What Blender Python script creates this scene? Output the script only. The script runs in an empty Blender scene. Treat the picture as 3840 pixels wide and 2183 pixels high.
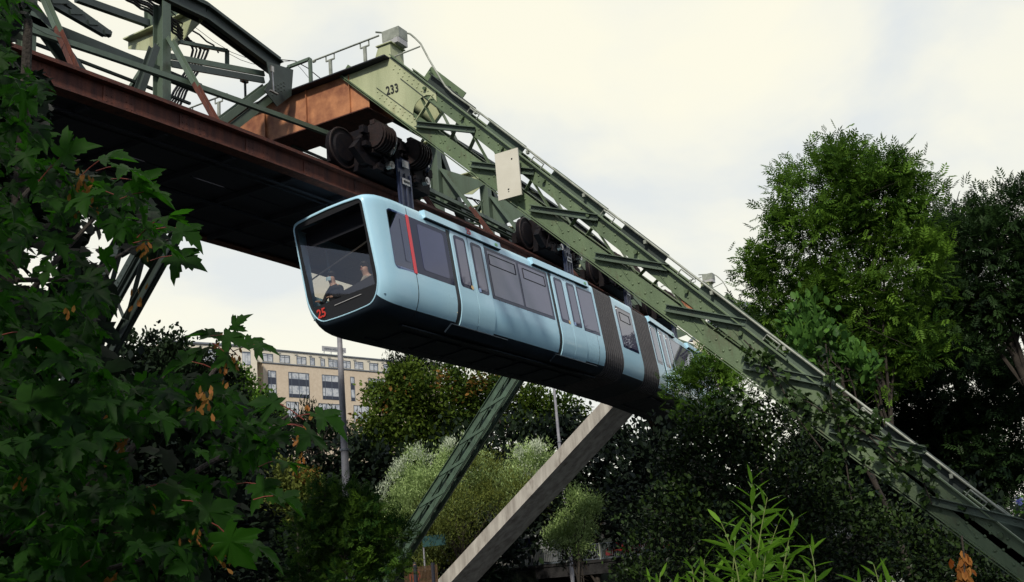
import bpy, math, random
import numpy as np
from mathutils import Vector, Matrix
random.seed(7); rng = np.random.default_rng(7)
S = bpy.context.scene; COL = S.collection
# ------------------------------------------------------------------ camera
YAW, PITCH, ROLL, FPX = math.radians(28.6), math.radians(15.0), math.radians(5.0), 4049.0
def cam_axes():
    fw = np.array([math.cos(YAW)*math.cos(PITCH), math.sin(YAW)*math.cos(PITCH), math.sin(PITCH)])
    r = np.cross(fw, [0, 0, 1.]); r /= np.linalg.norm(r); d = np.cross(fw, r)
    c, s = math.cos(ROLL), math.sin(ROLL)
    return np.array([c*r+s*d, -s*r+c*d, fw])
RC = cam_axes()
cd = bpy.data.cameras.new('camera'); cam = bpy.data.objects.new('camera', cd); COL.objects.link(cam)
cd.sensor_width = 36; cd.lens = FPX/3840*36; cd.clip_end = 6000; cd.clip_start = .05
M = Matrix(((RC[0][0], -RC[1][0], -RC[2][0], 0), (RC[0][1], -RC[1][1], -RC[2][1], 0), (RC[0][2], -RC[1][2], -RC[2][2], 0), (0, 0, 0, 1)))
cam.matrix_world = M; S.camera = cam
cd.dof.use_dof = False
# ------------------------------------------------------------------ sun, sky, exposure
SUN = Vector((-.74, -.26, .60)).normalized()
el = math.asin(SUN.z); rot = math.atan2(SUN.x, SUN.y)
sd = bpy.data.lights.new('sun', 'SUN'); sd.energy = 3.3; sd.angle = math.radians(5); sd.color = (1, .93, .80)
so = bpy.data.objects.new('sun', sd); COL.objects.link(so); so.rotation_euler = SUN.to_track_quat('Z', 'Y').to_euler()
W = bpy.data.worlds.new('World'); S.world = W; W.use_nodes = True
def build_world():
    nt = W.node_tree; N = nt.nodes; L = nt.links; N.clear()
    out = N.new('ShaderNodeOutputWorld'); sky = N.new('ShaderNodeTexSky'); sky.sky_type = 'NISHITA'; sky.sun_disc = False
    sky.sun_elevation = el; sky.sun_rotation = rot
    b1 = N.new('ShaderNodeBackground'); b1.inputs[1].default_value = .09; L.new(sky.outputs[0], b1.inputs[0])
    tc = N.new('ShaderNodeTexCoord')
    # clouds: two octaves of noise over the direction vector
    mp = N.new('ShaderNodeMapping'); mp.inputs['Scale'].default_value = (1.5, 1.5, 2.8); L.new(tc.outputs['Generated'], mp.inputs[0])
    n1 = N.new('ShaderNodeTexNoise'); n1.inputs['Scale'].default_value = 1.9; n1.inputs['Detail'].default_value = 7; n1.inputs['Roughness'].default_value = .5
    n1.inputs['Distortion'].default_value = .35
    L.new(mp.outputs[0], n1.inputs['Vector'])
    r1 = N.new('ShaderNodeValToRGB'); L.new(n1.outputs[0], r1.inputs[0]); e = r1.color_ramp.elements
    e[0].position = .36; e[0].color = (.73, .76, .75, 1); e[1].position = .60; e[1].color = (.93, .90, .74, 1)
    m = r1.color_ramp.elements.new(.47); m.color = (.87, .86, .75, 1)
    # the cloud deck is bright ahead and low, heavier overhead and behind
    dot = N.new('ShaderNodeVectorMath'); dot.operation = 'DOT_PRODUCT'; L.new(tc.outputs['Generated'], dot.inputs[0])
    v = Vector((math.cos(YAW), math.sin(YAW), .38)).normalized(); dot.inputs[1].default_value = v
    r2 = N.new('ShaderNodeMapRange'); L.new(dot.outputs['Value'], r2.inputs[0])
    r2.inputs[1].default_value = -.1; r2.inputs[2].default_value = .80; r2.inputs[3].default_value = .60; r2.inputs[4].default_value = 1.0
    r2.interpolation_type = 'SMOOTHSTEP'
    b2 = N.new('ShaderNodeBackground'); L.new(r2.outputs[0], b2.inputs[1])
    r4 = N.new('ShaderNodeMapRange'); L.new(dot.outputs['Value'], r4.inputs[0]); r4.inputs[1].default_value = .2; r4.inputs[2].default_value = .85
    mc = N.new('ShaderNodeMix'); mc.data_type = 'RGBA'; r5 = N.new('ShaderNodeValToRGB'); L.new(n1.outputs[0], r5.inputs[0]); g5 = r5.color_ramp.elements; g5[0].position = .40; g5[0].color = (.50, .64, .90, 1); g5[1].position = .58; g5[1].color = (.98, .98, .98, 1); L.new(r5.outputs[0], mc.inputs['A']); L.new(r1.outputs[0], mc.inputs['B']); L.new(r4.outputs[0], mc.inputs['Factor']); L.new(mc.outputs['Result'], b2.inputs[0])
    mx = N.new('ShaderNodeMixShader'); mx.inputs[0].default_value = .93
    L.new(b1.outputs[0], mx.inputs[1]); L.new(b2.outputs[0], mx.inputs[2]); L.new(mx.outputs[0], out.inputs[0])
build_world()
S.view_settings.view_transform = 'Standard'; S.view_settings.look = 'None'; S.view_settings.gamma = 1; S.view_settings.exposure = .18
S.render.engine = 'CYCLES'; S.render.film_transparent = False
S.cycles.max_bounces = 6; S.cycles.transparent_max_bounces = 12
# ------------------------------------------------------------------ image point -> world point helpers (2561-wide picture units)
KP = 3840/2561
def ray(x, y): return RC.T @ np.array([(x*KP-1920)/FPX, (y*KP-1091.5)/FPX, 1.])
def onX(x, y, X): w = ray(x, y); return w*(X/w[0])
def onY(x, y, Y): w = ray(x, y); return w*(Y/w[1])
def onZ(x, y, Z): w = ray(x, y); return w*(Z/w[2])
def atd(x, y, d): w = ray(x, y); return w/np.linalg.norm(w)*d
def V(*a): return np.array(a, float)
# ------------------------------------------------------------------ materials
def mat(name, col, rough=.6, metal=0, col2=None, scale=3., amt=1., bump=0., bscale=40., spec=.5, streak=False, coat=0, detail=6, lo=.35, hi=.7, stain=None, sscale=1.3, samt=.6):
    m = bpy.data.materials.new(name); m.use_nodes = True; nt = m.node_tree; N = nt.nodes; L = nt.links
    p = N['Principled BSDF']; p.inputs['Roughness'].default_value = rough; p.inputs['Metallic'].default_value = metal
    p.inputs['Specular IOR Level'].default_value = spec; p.inputs['Coat Weight'].default_value = coat
    p.inputs['Base Color'].default_value = (*col, 1)
    tc = N.new('ShaderNodeTexCoord')
    if col2 is not None:
        mp = N.new('ShaderNodeMapping'); mp.inputs['Scale'].default_value = (scale, scale, scale*(.12 if streak else 1)); L.new(tc.outputs['Object'], mp.inputs[0])
        n = N.new('ShaderNodeTexNoise'); n.inputs['Scale'].default_value = 1; n.inputs['Detail'].default_value = detail; n.inputs['Roughness'].default_value = .62
        L.new(mp.outputs[0], n.inputs['Vector'])
        r = N.new('ShaderNodeMapRange'); r.inputs[1].default_value = lo; r.inputs[2].default_value = hi; r.inputs[4].default_value = amt; L.new(n.outputs[0], r.inputs[0])
        mx = N.new('ShaderNodeMix'); mx.data_type = 'RGBA'; mx.inputs['A'].default_value = (*col, 1); mx.inputs['B'].default_value = (*col2, 1)
        L.new(r.outputs[0], mx.inputs['Factor']); L.new(mx.outputs['Result'], p.inputs['Base Color'])
        if stain:
            m3 = N.new('ShaderNodeMapping'); m3.inputs['Scale'].default_value = (sscale*3, sscale*3, sscale); m3.inputs['Location'].default_value = (3.1, 7.7, 1.3); L.new(tc.outputs['Object'], m3.inputs[0])
            n3 = N.new('ShaderNodeTexNoise'); n3.inputs['Scale'].default_value = 1; n3.inputs['Detail'].default_value = 9; n3.inputs['Roughness'].default_value = .7; L.new(m3.outputs[0], n3.inputs['Vector'])
            q3 = N.new('ShaderNodeMapRange'); q3.inputs[1].default_value = .56; q3.inputs[2].default_value = .72; q3.inputs[4].default_value = samt; L.new(n3.outputs[0], q3.inputs[0])
            x3 = N.new('ShaderNodeMix'); x3.data_type = 'RGBA'; x3.inputs['B'].default_value = (*stain, 1); L.new(mx.outputs['Result'], x3.inputs['A']); L.new(q3.outputs[0], x3.inputs['Factor']); L.new(x3.outputs['Result'], p.inputs['Base Color'])
        r3 = N.new('ShaderNodeMapRange'); r3.inputs[3].default_value = rough*.85; r3.inputs[4].default_value = min(1, rough*1.2); L.new(n.outputs[0], r3.inputs[0]); L.new(r3.outputs[0], p.inputs['Roughness'])
    if bump:
        n = N.new('ShaderNodeTexNoise'); n.inputs['Scale'].default_value = bscale; n.inputs['Detail'].default_value = 4; L.new(tc.outputs['Object'], n.inputs['Vector'])
        b = N.new('ShaderNodeBump'); b.inputs['Strength'].default_value = bump; b.inputs['Distance'].default_value = .02; L.new(n.outputs[0], b.inputs['Height']); L.new(b.outputs[0], p.inputs['Normal'])
    return m
def leafmat(name, dark, light, trans=.35, rough=.5, tcol=None):
    m = bpy.data.materials.new(name); m.use_nodes = True; nt = m.node_tree; N = nt.nodes; L = nt.links
    p = N['Principled BSDF']; p.inputs['Roughness'].default_value = rough; p.inputs['Specular IOR Level'].default_value = .10
    a = N.new('ShaderNodeAttribute'); a.attribute_name = 'tint'
    mx = N.new('ShaderNodeMix'); mx.data_type = 'RGBA'; mx.inputs['A'].default_value = (*dark, 1); mx.inputs['B'].default_value = (*light, 1)
    tc = N.new('ShaderNodeTexCoord'); nz = N.new('ShaderNodeTexNoise'); nz.inputs['Scale'].default_value = 26; nz.inputs['Detail'].default_value = 3; L.new(tc.outputs['Object'], nz.inputs['Vector'])
    ad = N.new('ShaderNodeMath'); ad.operation = 'MULTIPLY_ADD'; ad.inputs[1].default_value = .7; ad.inputs[2].default_value = -.35; L.new(nz.outputs[0], ad.inputs[0])
    ae = N.new('ShaderNodeMath'); ae.operation = 'ADD'; ae.use_clamp = True; L.new(ad.outputs[0], ae.inputs[0]); L.new(a.outputs['Fac'], ae.inputs[1])
    L.new(ae.outputs[0], mx.inputs['Factor']); L.new(mx.outputs['Result'], p.inputs['Base Color'])
    t = N.new('ShaderNodeBsdfTranslucent')
    if tcol: t.inputs[0].default_value = (*tcol, 1)
    else: L.new(mx.outputs['Result'], t.inputs[0])
    ms = N.new('ShaderNodeMixShader'); ms.inputs[0].default_value = trans
    L.new(p.outputs[0], ms.inputs[1]); L.new(t.outputs[0], ms.inputs[2]); L.new(ms.outputs[0], N['Material Output'].inputs[0])
    return m
def glassmat(name, tint, refl=.12, rough=.02, alpha=.8):
    m = bpy.data.materials.new(name); m.use_nodes = True; nt = m.node_tree; N = nt.nodes; L = nt.links; N.remove(N['Principled BSDF'])
    t = N.new('ShaderNodeBsdfTransparent'); t.inputs[0].default_value = (*tint, 1)
    g = N.new('ShaderNodeBsdfGlossy'); g.inputs['Roughness'].default_value = rough; g.inputs[0].default_value = (.9, .9, .95, 1)
    f = N.new('ShaderNodeLayerWeight'); f.inputs[0].default_value = .5
    f2 = N.new('ShaderNodeMath'); f2.operation = 'POWER'; f2.inputs[1].default_value = 4; L.new(f.outputs['Facing'], f2.inputs[0])
    a = N.new('ShaderNodeMath'); a.operation = 'MULTIPLY_ADD'; a.inputs[1].default_value = .7; a.inputs[2].default_value = refl; a.use_clamp = True; L.new(f2.outputs[0], a.inputs[0])
    ms = N.new('ShaderNodeMixShader'); L.new(a.outputs[0], ms.inputs[0]); L.new(t.outputs[0], ms.inputs[1]); L.new(g.outputs[0], ms.inputs[2]); L.new(ms.outputs[0], N['Material Output'].inputs[0])
    return m
MT = dict(
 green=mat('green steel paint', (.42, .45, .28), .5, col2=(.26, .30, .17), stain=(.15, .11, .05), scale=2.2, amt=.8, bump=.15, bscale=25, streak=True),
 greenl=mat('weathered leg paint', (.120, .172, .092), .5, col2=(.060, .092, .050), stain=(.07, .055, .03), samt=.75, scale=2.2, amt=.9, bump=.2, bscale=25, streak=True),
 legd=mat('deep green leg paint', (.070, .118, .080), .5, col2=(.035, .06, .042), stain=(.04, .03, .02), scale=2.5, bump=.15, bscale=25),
 greend=mat('shadow side green paint', (.032, .048, .042), .5, col2=(.022, .032, .028), scale=2.5, bump=.15, bscale=25),  # darker copy of the green: shadow side of backlit steel painted in
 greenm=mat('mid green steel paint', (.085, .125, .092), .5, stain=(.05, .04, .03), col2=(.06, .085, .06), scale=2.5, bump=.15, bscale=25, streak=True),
 galv=mat('weathered grey steel', (.30, .32, .28), .5, col2=(.15, .17, .14), scale=5, bump=.2),
 rust=mat('red brown rusted steel', (.105, .027, .013), .75, col2=(.030, .010, .010), scale=7, amt=.95, streak=True, bump=.4, bscale=60),
 orange=mat('orange primer steel', (.48, .21, .095), .6, col2=(.13, .035, .018), scale=2, bump=.2, bscale=50),
 under=mat('shade dark steel', (.013, .015, .025), .8, col2=(.018, .02, .032), scale=3),  # blue-black shade of the undersides is put into this steel colour
 black=mat('black machinery', (.005, .005, .008), .6, 0, spec=.1, col2=(.014, .010, .010), scale=9, bump=.4, bscale=60),
 brown=mat('brown oily casting', (.022, .010, .009), .6, 0, spec=.3, col2=(.008, .006, .007), scale=12, bump=.5, bscale=50),
 steel=mat('worn bright steel', (.45, .44, .42), .3, .9, col2=(.2, .18, .17), scale=8),
 blued=mat('dark blue hanger paint', (.035, .045, .09), .4, col2=(.02, .025, .05), scale=6),
 blue=mat('pale blue train paint', (.42, .67, .81), .28, col2=(.37, .625, .785), scale=1.2, spec=.45, coat=.25),
 bluel=mat('pale blue door paint', (.43, .68, .825), .22, col2=(.40, .65, .80), scale=1.5, coat=.5),
 belly=mat('shadow toned underbody', (.013, .022, .034), .6, spec=.2, col2=(.010, .017, .026), scale=2),  # the shadow under the train is painted into this colour
 rubber=mat('black rubber', (.01, .011, .014), .5),
 bellow=mat('charcoal bellows fabric', (.040, .038, .046), .6, col2=(.028, .027, .034), scale=6),
 glassd=mat('dark tinted side glass', (.018, .019, .055), .04, col2=(.015, .017, .045), scale=.6, spec=.28),
 panef=mat('deep blue violet window pane', (.05, .055, .14), .03, col2=(.035, .038, .10), scale=.5, spec=.6),
 pane=mat('violet grey window pane', (.115, .105, .16), .03, col2=(.075, .072, .125), scale=.5, spec=1.0),
 red=mat('signal red film', (.72, .04, .06), .35), redd=mat('bright red digits', (.50, .04, .03), .5),
 white=mat('white enamel', (.60, .58, .50), .45, col2=(.52, .50, .42), scale=2),
 plate=mat('grey data plate', (.35, .35, .36), .4), ink=mat('black lettering', (.012, .015, .014), .6),
 conc=mat('weathered concrete', (.46, .44, .40), .85, col2=(.22, .20, .18), stain=(.10, .075, .06), sscale=.45, samt=.8, scale=2.6, streak=True, bump=.4, bscale=18),
 brick=mat('tan brick', (.62, .52, .40), .8, col2=(.54, .44, .33), scale=1.5, bump=.2), cream=mat('cream render', (.70, .65, .54), .8, col2=(.62, .57, .46), scale=.7),
 dgrey=mat('slate grey cladding', (.035, .042, .065), .5), wframe=mat('grey window frame', (.09, .11, .14), .5),
 wglass=mat('curtained window glass', (.30, .33, .38), .15, col2=(.52, .54, .56), scale=1.2, spec=.8, lo=.42, hi=.52),
 roofm=mat('grey roof metal', (.16, .18, .21), .5), pole=mat('galvanised pole', (.30, .30, .33), .5, 0, col2=(.17, .17, .2), scale=3),
 bark=mat('dark bark', (.035, .027, .02), .9, col2=(.015, .012, .01), scale=8, bump=.8), barkl=mat('green stem', (.10, .13, .03), .6),
 petiole=mat('reddish leaf stalk', (.16, .03, .02), .6),
 ground=mat('dark undergrowth soil', (.012, .016, .012), 1.0, spec=.02, col2=(.01, .012, .009), scale=.8, bump=.6, bscale=6),
 asphalt=mat('asphalt', (.05, .05, .052), .9, col2=(.04, .04, .042), scale=3), water=mat('dark river water', (.006, .009, .009), .08, spec=.5, bump=.6, bscale=4),
 stone=mat('dark quarry stone wall', (.018, .017, .018), .9, col2=(.01, .01, .011), scale=2.5, bump=1, bscale=8),
 skin=mat('skin', (.50, .30, .22), .55), hair=mat('black hair', (.01, .009, .008), .6), cloth=mat('black jacket cloth', (.012, .014, .02), .85), shirt=mat('off white shirt cloth', (.42, .39, .33), .85),
 mask=mat('light blue face mask', (.42, .60, .68), .8), wood=mat('old brown timber', (.10, .055, .025), .8, col2=(.05, .03, .015), scale=4), jeans=mat('blue denim', (.03, .05, .12), .85), redc=mat('red cloth', (.55, .03, .02), .7),
 inner=mat('beige interior panel', (.60, .55, .46), .6), seatm=mat('dark seat shell', (.02, .02, .025), .6), teal=mat('turquoise banner', (.02, .11, .10), .7), yellow=mat('yellow paint', (.55, .38, .05), .6),
 cable=mat('black cable sheath', (.012, .012, .018), .6), greenst=mat('green sticker', (.16, .42, .16), .5), bluest=mat('blue sticker', (.25, .35, .6), .5), yelst=mat('yellow round sticker', (.65, .45, .2), .5))
MT['wind'] = glassmat('windscreen glass', (.78, .78, .78), .10); MT['farpane'] = glassmat('warm tinted far window', (.90, .86, .78), .05); MT['nearpane'] = glassmat('blue tinted cab window', (.42, .42, .58), .10)
# rivets carry the paint of their plate
# ------------------------------------------------------------------ mesh builder
ORG = {}
def norm(v): v = np.asarray(v, float); n = np.linalg.norm(v); return v/n if n > 1e-12 else v
class MB:
    def __init__(s): s.v = []; s.f = []
    def add(s, v, f):
        o = len(s.v); s.v += [tuple(map(float, p)) for p in v]; s.f += [tuple(i+o for i in q) for q in f]; return s
    def box(s, c, sx, sy, sz, ax=None):
        ax = np.eye(3) if ax is None else ax; c = np.asarray(c, float)
        P = [c+ax[0]*sx*i/2+ax[1]*sy*j/2+ax[2]*sz*k/2 for i in (-1, 1) for j in (-1, 1) for k in (-1, 1)]
        return s.add(P, [(0, 1, 3, 2), (4, 6, 7, 5), (0, 4, 5, 1), (2, 3, 7, 6), (0, 2, 6, 4), (1, 5, 7, 3)])
    def frame(s, p0, p1, up):
        d = norm(np.asarray(p1, float)-p0); w = np.cross(d, up); w = norm(w) if np.linalg.norm(w) > 1e-6 else norm(np.cross(d, [1, 0, 0])); u = np.cross(w, d)
        return d, w, u
    def bar(s, p0, p1, w, h, up=(0, 0, 1), ou=0, ow=0):
        p0 = np.asarray(p0, float); p1 = np.asarray(p1, float); d, wv, u = s.frame(p0, p1, up); o = u*ou+wv*ow
        return s.box((p0+p1)/2+o, np.linalg.norm(p1-p0), w, h, np.array([d, wv, u]))
    def ibeam(s, p0, p1, w, h, t=.02, up=(0, 0, 1)):
        s.bar(p0, p1, t, h-2*t-.002, up); s.bar(p0, p1, w, t, up, ou=h/2-t/2); s.bar(p0, p1, w, t, up, ou=-h/2+t/2); return s
    def channel(s, p0, p1, w, h, t=.02, up=(0, 0, 1), side=1):
        s.bar(p0, p1, t, h, up); s.bar(p0, p1, w, t, up, ou=h/2-t/2, ow=side*(w/2+t/2)); s.bar(p0, p1, w, t, up, ou=-h/2+t/2, ow=side*(w/2+t/2)); return s
    def angle(s, p0, p1, w, t=.015, up=(0, 0, 1)):
        s.bar(p0, p1, w, t, up); s.bar(p0, p1, t, w, up, ou=w/2+t/2, ow=w/2-t/2); return s
    def tube(s, pts, r, n=8, cap=True):
        pts = [np.asarray(p, float) for p in pts]; rr = r if hasattr(r, '__len__') else [r]*len(pts); rings = []; u = None
        for i, p in enumerate(pts):
            d = norm(pts[min(i+1, len(pts)-1)]-pts[max(i-1, 0)])
            a = np.array([0, 0, 1.]) if u is None else u
            w = np.cross(d, a)
            if np.linalg.norm(w) < 1e-3: w = np.cross(d, [1, 0, 0])
            w = norm(w); u = np.cross(w, d)
            rings.append([p+rr[i]*(math.cos(2*math.pi*k/n)*w+math.sin(2*math.pi*k/n)*u) for k in range(n)])
        v = [q for R in rings for q in R]; f = []
        for i in range(len(pts)-1):
            for k in range(n): f.append((i*n+k, i*n+(k+1) % n, (i+1)*n+(k+1) % n, (i+1)*n+k))
        if cap: f.append(tuple(range(n-1, -1, -1))); f.append(tuple((len(pts)-1)*n+k for k in range(n)))
        return s.add(v, f)
    def cyl(s, p0, p1, r0, r1=None, n=20): return s.tube([p0, p1], [r0, r0 if r1 is None else r1], n)
    def prism(s, poly, vec):
        n = len(poly); vec = np.asarray(vec, float); poly = [np.asarray(p, float) for p in poly]
        return s.add(poly+[p+vec for p in poly], [tuple(range(n-1, -1, -1)), tuple(range(n, 2*n))]+[(i, (i+1) % n, n+(i+1) % n, n+i) for i in range(n)])
    def dome(s, c, nrm, r, n=7):
        c = np.asarray(c, float); nrm = norm(nrm); a = norm(np.cross(nrm, [0, 0, 1]) if abs(nrm[2]) < .9 else np.cross(nrm, [1, 0, 0])); b = np.cross(nrm, a)
        v = [c+r*(math.cos(2*math.pi*k/n)*a+math.sin(2*math.pi*k/n)*b) for k in range(n)]+[c+nrm*r*.5+.7*r*(math.cos(2*math.pi*k/n)*a+math.sin(2*math.pi*k/n)*b) for k in range(n)]+[c+nrm*r*.75]
        return s.add(v, [(k, (k+1) % n, n+(k+1) % n, n+k) for k in range(n)]+[(n+k, n+(k+1) % n, 2*n) for k in range(n)])
    def loft(s, rings, closed=True, cap=True):
        n = len(rings[0]); v = [p for R in rings for p in R]; f = []
        for i in range(len(rings)-1):
            for k in range(n if closed else n-1): f.append((i*n+k, (i+1)*n+k, (i+1)*n+(k+1) % n, i*n+(k+1) % n))
        if cap: f.append(tuple(range(n))); f.append(tuple((len(rings)-1)*n+k for k in range(n-1, -1, -1)))
        return s.add(v, f)
    def build(s, name, m, parent=None, smooth=False, org=None, fix=True):
        o0 = ORG.get(parent.name, V(0, 0, 0)) if parent else (V(*org) if org is not None else V(0, 0, 0))
        me = bpy.data.meshes.new(name); me.from_pydata([tuple(np.asarray(p)-o0) for p in s.v], [], s.f)
        ms = m if isinstance(m, (list, tuple)) else [m]
        for q in ms: me.materials.append(MT[q] if isinstance(q, str) else q)
        if fix:
            import bmesh
            bm = bmesh.new(); bm.from_mesh(me); bmesh.ops.recalc_face_normals(bm, faces=bm.faces); bm.to_mesh(me); bm.free()
        if smooth:
            me.polygons.foreach_set('use_smooth', [True]*len(me.polygons))
            if smooth != 2: me.set_sharp_from_angle(angle=math.radians(40))
        o = bpy.data.objects.new(name, me); COL.objects.link(o)
        if parent: o.parent = parent; ORG[o.name] = o0
        else: o.location = o0; ORG[o.name] = o0
        return o
def tag(o, label=None, cat=None, group=None, kind=None):
    if label: o['label'] = label
    if cat: o['category'] = cat
    if group: o['group'] = group
    if kind: o['kind'] = kind
    return o
def thing(name, label, cat, loc=(0, 0, 0), group=None):
    o = bpy.data.objects.new(name, None); COL.objects.link(o); o.location = loc; o.empty_display_size = .2; ORG[o.name] = V(*loc)
    return tag(o, label, cat, group)
def textobj(name, body, size, m, parent, pos, xdir, ydir, depth=.004, font_w=1.0, align='CENTER', off=0):
    cu = bpy.data.curves.new(name, 'FONT'); cu.body = body; cu.size = size; cu.extrude = depth; cu.align_x = align; cu.align_y = 'CENTER'; cu.offset = off
    t = bpy.data.objects.new(name, cu); COL.objects.link(t); bpy.context.view_layer.update()
    me = bpy.data.meshes.new_from_object(t.evaluated_get(bpy.context.evaluated_depsgraph_get())); bpy.data.objects.remove(t)
    x = norm(xdir)*font_w; y = norm(ydir); z = norm(np.cross(xdir, ydir)); org = ORG.get(parent.name, V(0, 0, 0))
    n = len(me.vertices); co = np.zeros(n*3); me.vertices.foreach_get('co', co); co = co.reshape(-1, 3)
    me.vertices.foreach_set('co', (np.asarray(pos)-org+co[:, :1]*x+co[:, 1:2]*y+co[:, 2:]*z).ravel()); me.update()
    me.materials.clear(); me.materials.append(MT[m]); me.name = name
    o = bpy.data.objects.new(name, me); COL.objects.link(o); o.parent = parent; ORG[o.name] = org
    return o
# ------------------------------------------------------------------ leaves (numpy)
def rot_frames(d, n):
    d = d/np.linalg.norm(d, axis=1, keepdims=True); x = np.cross(d, n); l = np.linalg.norm(x, axis=1, keepdims=True)
    x = np.where(l > 1e-6, x/np.maximum(l, 1e-6), np.array([[1., 0, 0]])); z = np.cross(x, d)
    return np.stack([x, d, z], axis=1)
def leafmesh(name, tmpl, pos, d, n, size, tint, m, parent=None, org=None, smooth=True):
    tv, tf = tmpl; tv = np.array(tv, float); K = len(tv); Nn = len(pos); Rm = rot_frames(d, n)
    size = np.broadcast_to(np.asarray(size, float), (Nn,))
    v = np.einsum('ka,nab->nkb', tv, Rm)*size[:, None, None]+pos[:, None, :]
    o0 = ORG.get(parent.name, V(0, 0, 0)) if parent else (V(*org) if org is not None else V(0, 0, 0)); v = v-o0
    nl = sum(len(f) for f in tf); flat = np.array([i for f in tf for i in f]); lens = np.array([len(f) for f in tf])
    idx = (flat[None, :]+(np.arange(Nn)*K)[:, None]).ravel(); tot = np.tile(lens, Nn); st = np.concatenate([[0], np.cumsum(tot)[:-1]])
    me = bpy.data.meshes.new(name); me.vertices.add(Nn*K); me.vertices.foreach_set('co', v.ravel().astype(np.float32))
    me.loops.add(len(idx)); me.loops.foreach_set('vertex_index', idx.astype(np.int32))
    me.polygons.add(len(tot)); me.polygons.foreach_set('loop_start', st.astype(np.int32)); me.polygons.foreach_set('loop_total', tot.astype(np.int32))
    if smooth: me.polygons.foreach_set('use_smooth', np.ones(len(tot), bool))
    a = me.attributes.new('tint', 'FLOAT', 'POINT'); a.data.foreach_set('value', np.repeat(np.asarray(tint, np.float32), K))
    me.update(calc_edges=True); me.materials.append(m if not isinstance(m, str) else MT[m])
    o = bpy.data.objects.new(name, me); COL.objects.link(o)
    if parent: o.parent = parent
    else: o.location = o0
    ORG[o.name] = o0
    return o
LANCE = ([(0, 0, 0), (.13, .35, .03), (0, .35, -.01), (-.13, .35, .03), (0, 1, -.08)], [(0, 1, 2), (0, 2, 3), (1, 4, 2), (2, 4, 3)])
OVAL = ([(0, 0, 0), (.30, .35, .05), (.22, .75, .02), (0, 1, -.06), (-.22, .75, .02), (-.30, .35, .05), (0, .5, -.02)], [(0, 1, 6), (1, 2, 6), (2, 3, 6), (3, 4, 6), (4, 5, 6), (5, 0, 6)])
def compound(nl=4):
    v = []; f = []
    def lf(x, y, dx, dy, L):
        b = len(v); px, py = -dy, dx; w = L*.17
        v.extend([(x, y, 0), (x+dx*L*.45+px*w, y+dy*L*.45+py*w, .02), (x+dx*L, y+dy*L, -.07), (x+dx*L*.45-px*w, y+dy*L*.45-py*w, .02)]); f.append((b, b+1, b+2, b+3))
    for i in range(nl):
        y = .18+.2*i
        for sx in (-1, 1): lf(0, y, sx*.82, .57, .42)
    lf(0, .18+.2*nl-.12, 0, 1, .42)
    return v, f
ASH = compound(4)
def maple(cv=.20, dr=.18, fold=.10, tw=0.):
    half = [(0, 0), (.10, -.07), (.24, -.15), (.42, -.17), (.38, -.06), (.48, 0), (.38, .05), (.36, .13), (.48, .15), (.58, .24), (.78, .34), (.92, .52), (.72, .50), (.66, .60), (.56, .54), (.50, .62), (.40, .52), (.25, .44), (.29, .58), (.40, .68), (.30, .72), (.33, .86), (.21, .86), (.12, 1.02), (0, 1.2)]
    pts = half+[(-x, y) for x, y in reversed(half[1:-1])]
    z = lambda x, y: -cv*x*x-dr*max(0, y-.2)**2+fold*abs(x)*(1-abs(x))+tw*x*y+.035*math.sin(9*x+7*y)
    v = [(x, y, z(x, y)) for x, y in pts]+[(0, .28, -.02)]; n = len(pts)
    return v, [(i, (i+1) % n, n) for i in range(n)]
MAPLE = maple(); MAPLES = [maple(.42, .35, .30, .12), maple(.10, .55, .38, -.20), maple(.6, .15, .15, .25), maple(-.15, .45, .45, .0)]
def mapleset(pos, d, n, s, t, m, root):
    for i, tm in enumerate(MAPLES): k = slice(i, None, 4); leafmesh('leaves', tm, pos[k], d[k], n[k], s[k], t[k], m, root)
def simple_lobed():
    pts = [(0, 0), (.3, -.12), (.32, .1), (.62, .32), (.36, .42), (.3, .7), (0, 1.1), (-.3, .7), (-.36, .42), (-.62, .32), (-.32, .1), (-.3, -.12)]
    return [(x, y, -.2*x*x-.1*y*y) for x, y in pts]+[(0, .25, 0)], [(i, (i+1) % 12, 12) for i in range(12)]
LOBED = simple_lobed()
def rnd_dir(n): v = rng.normal(size=(n, 3)); return v/np.linalg.norm(v, axis=1, keepdims=True)
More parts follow.
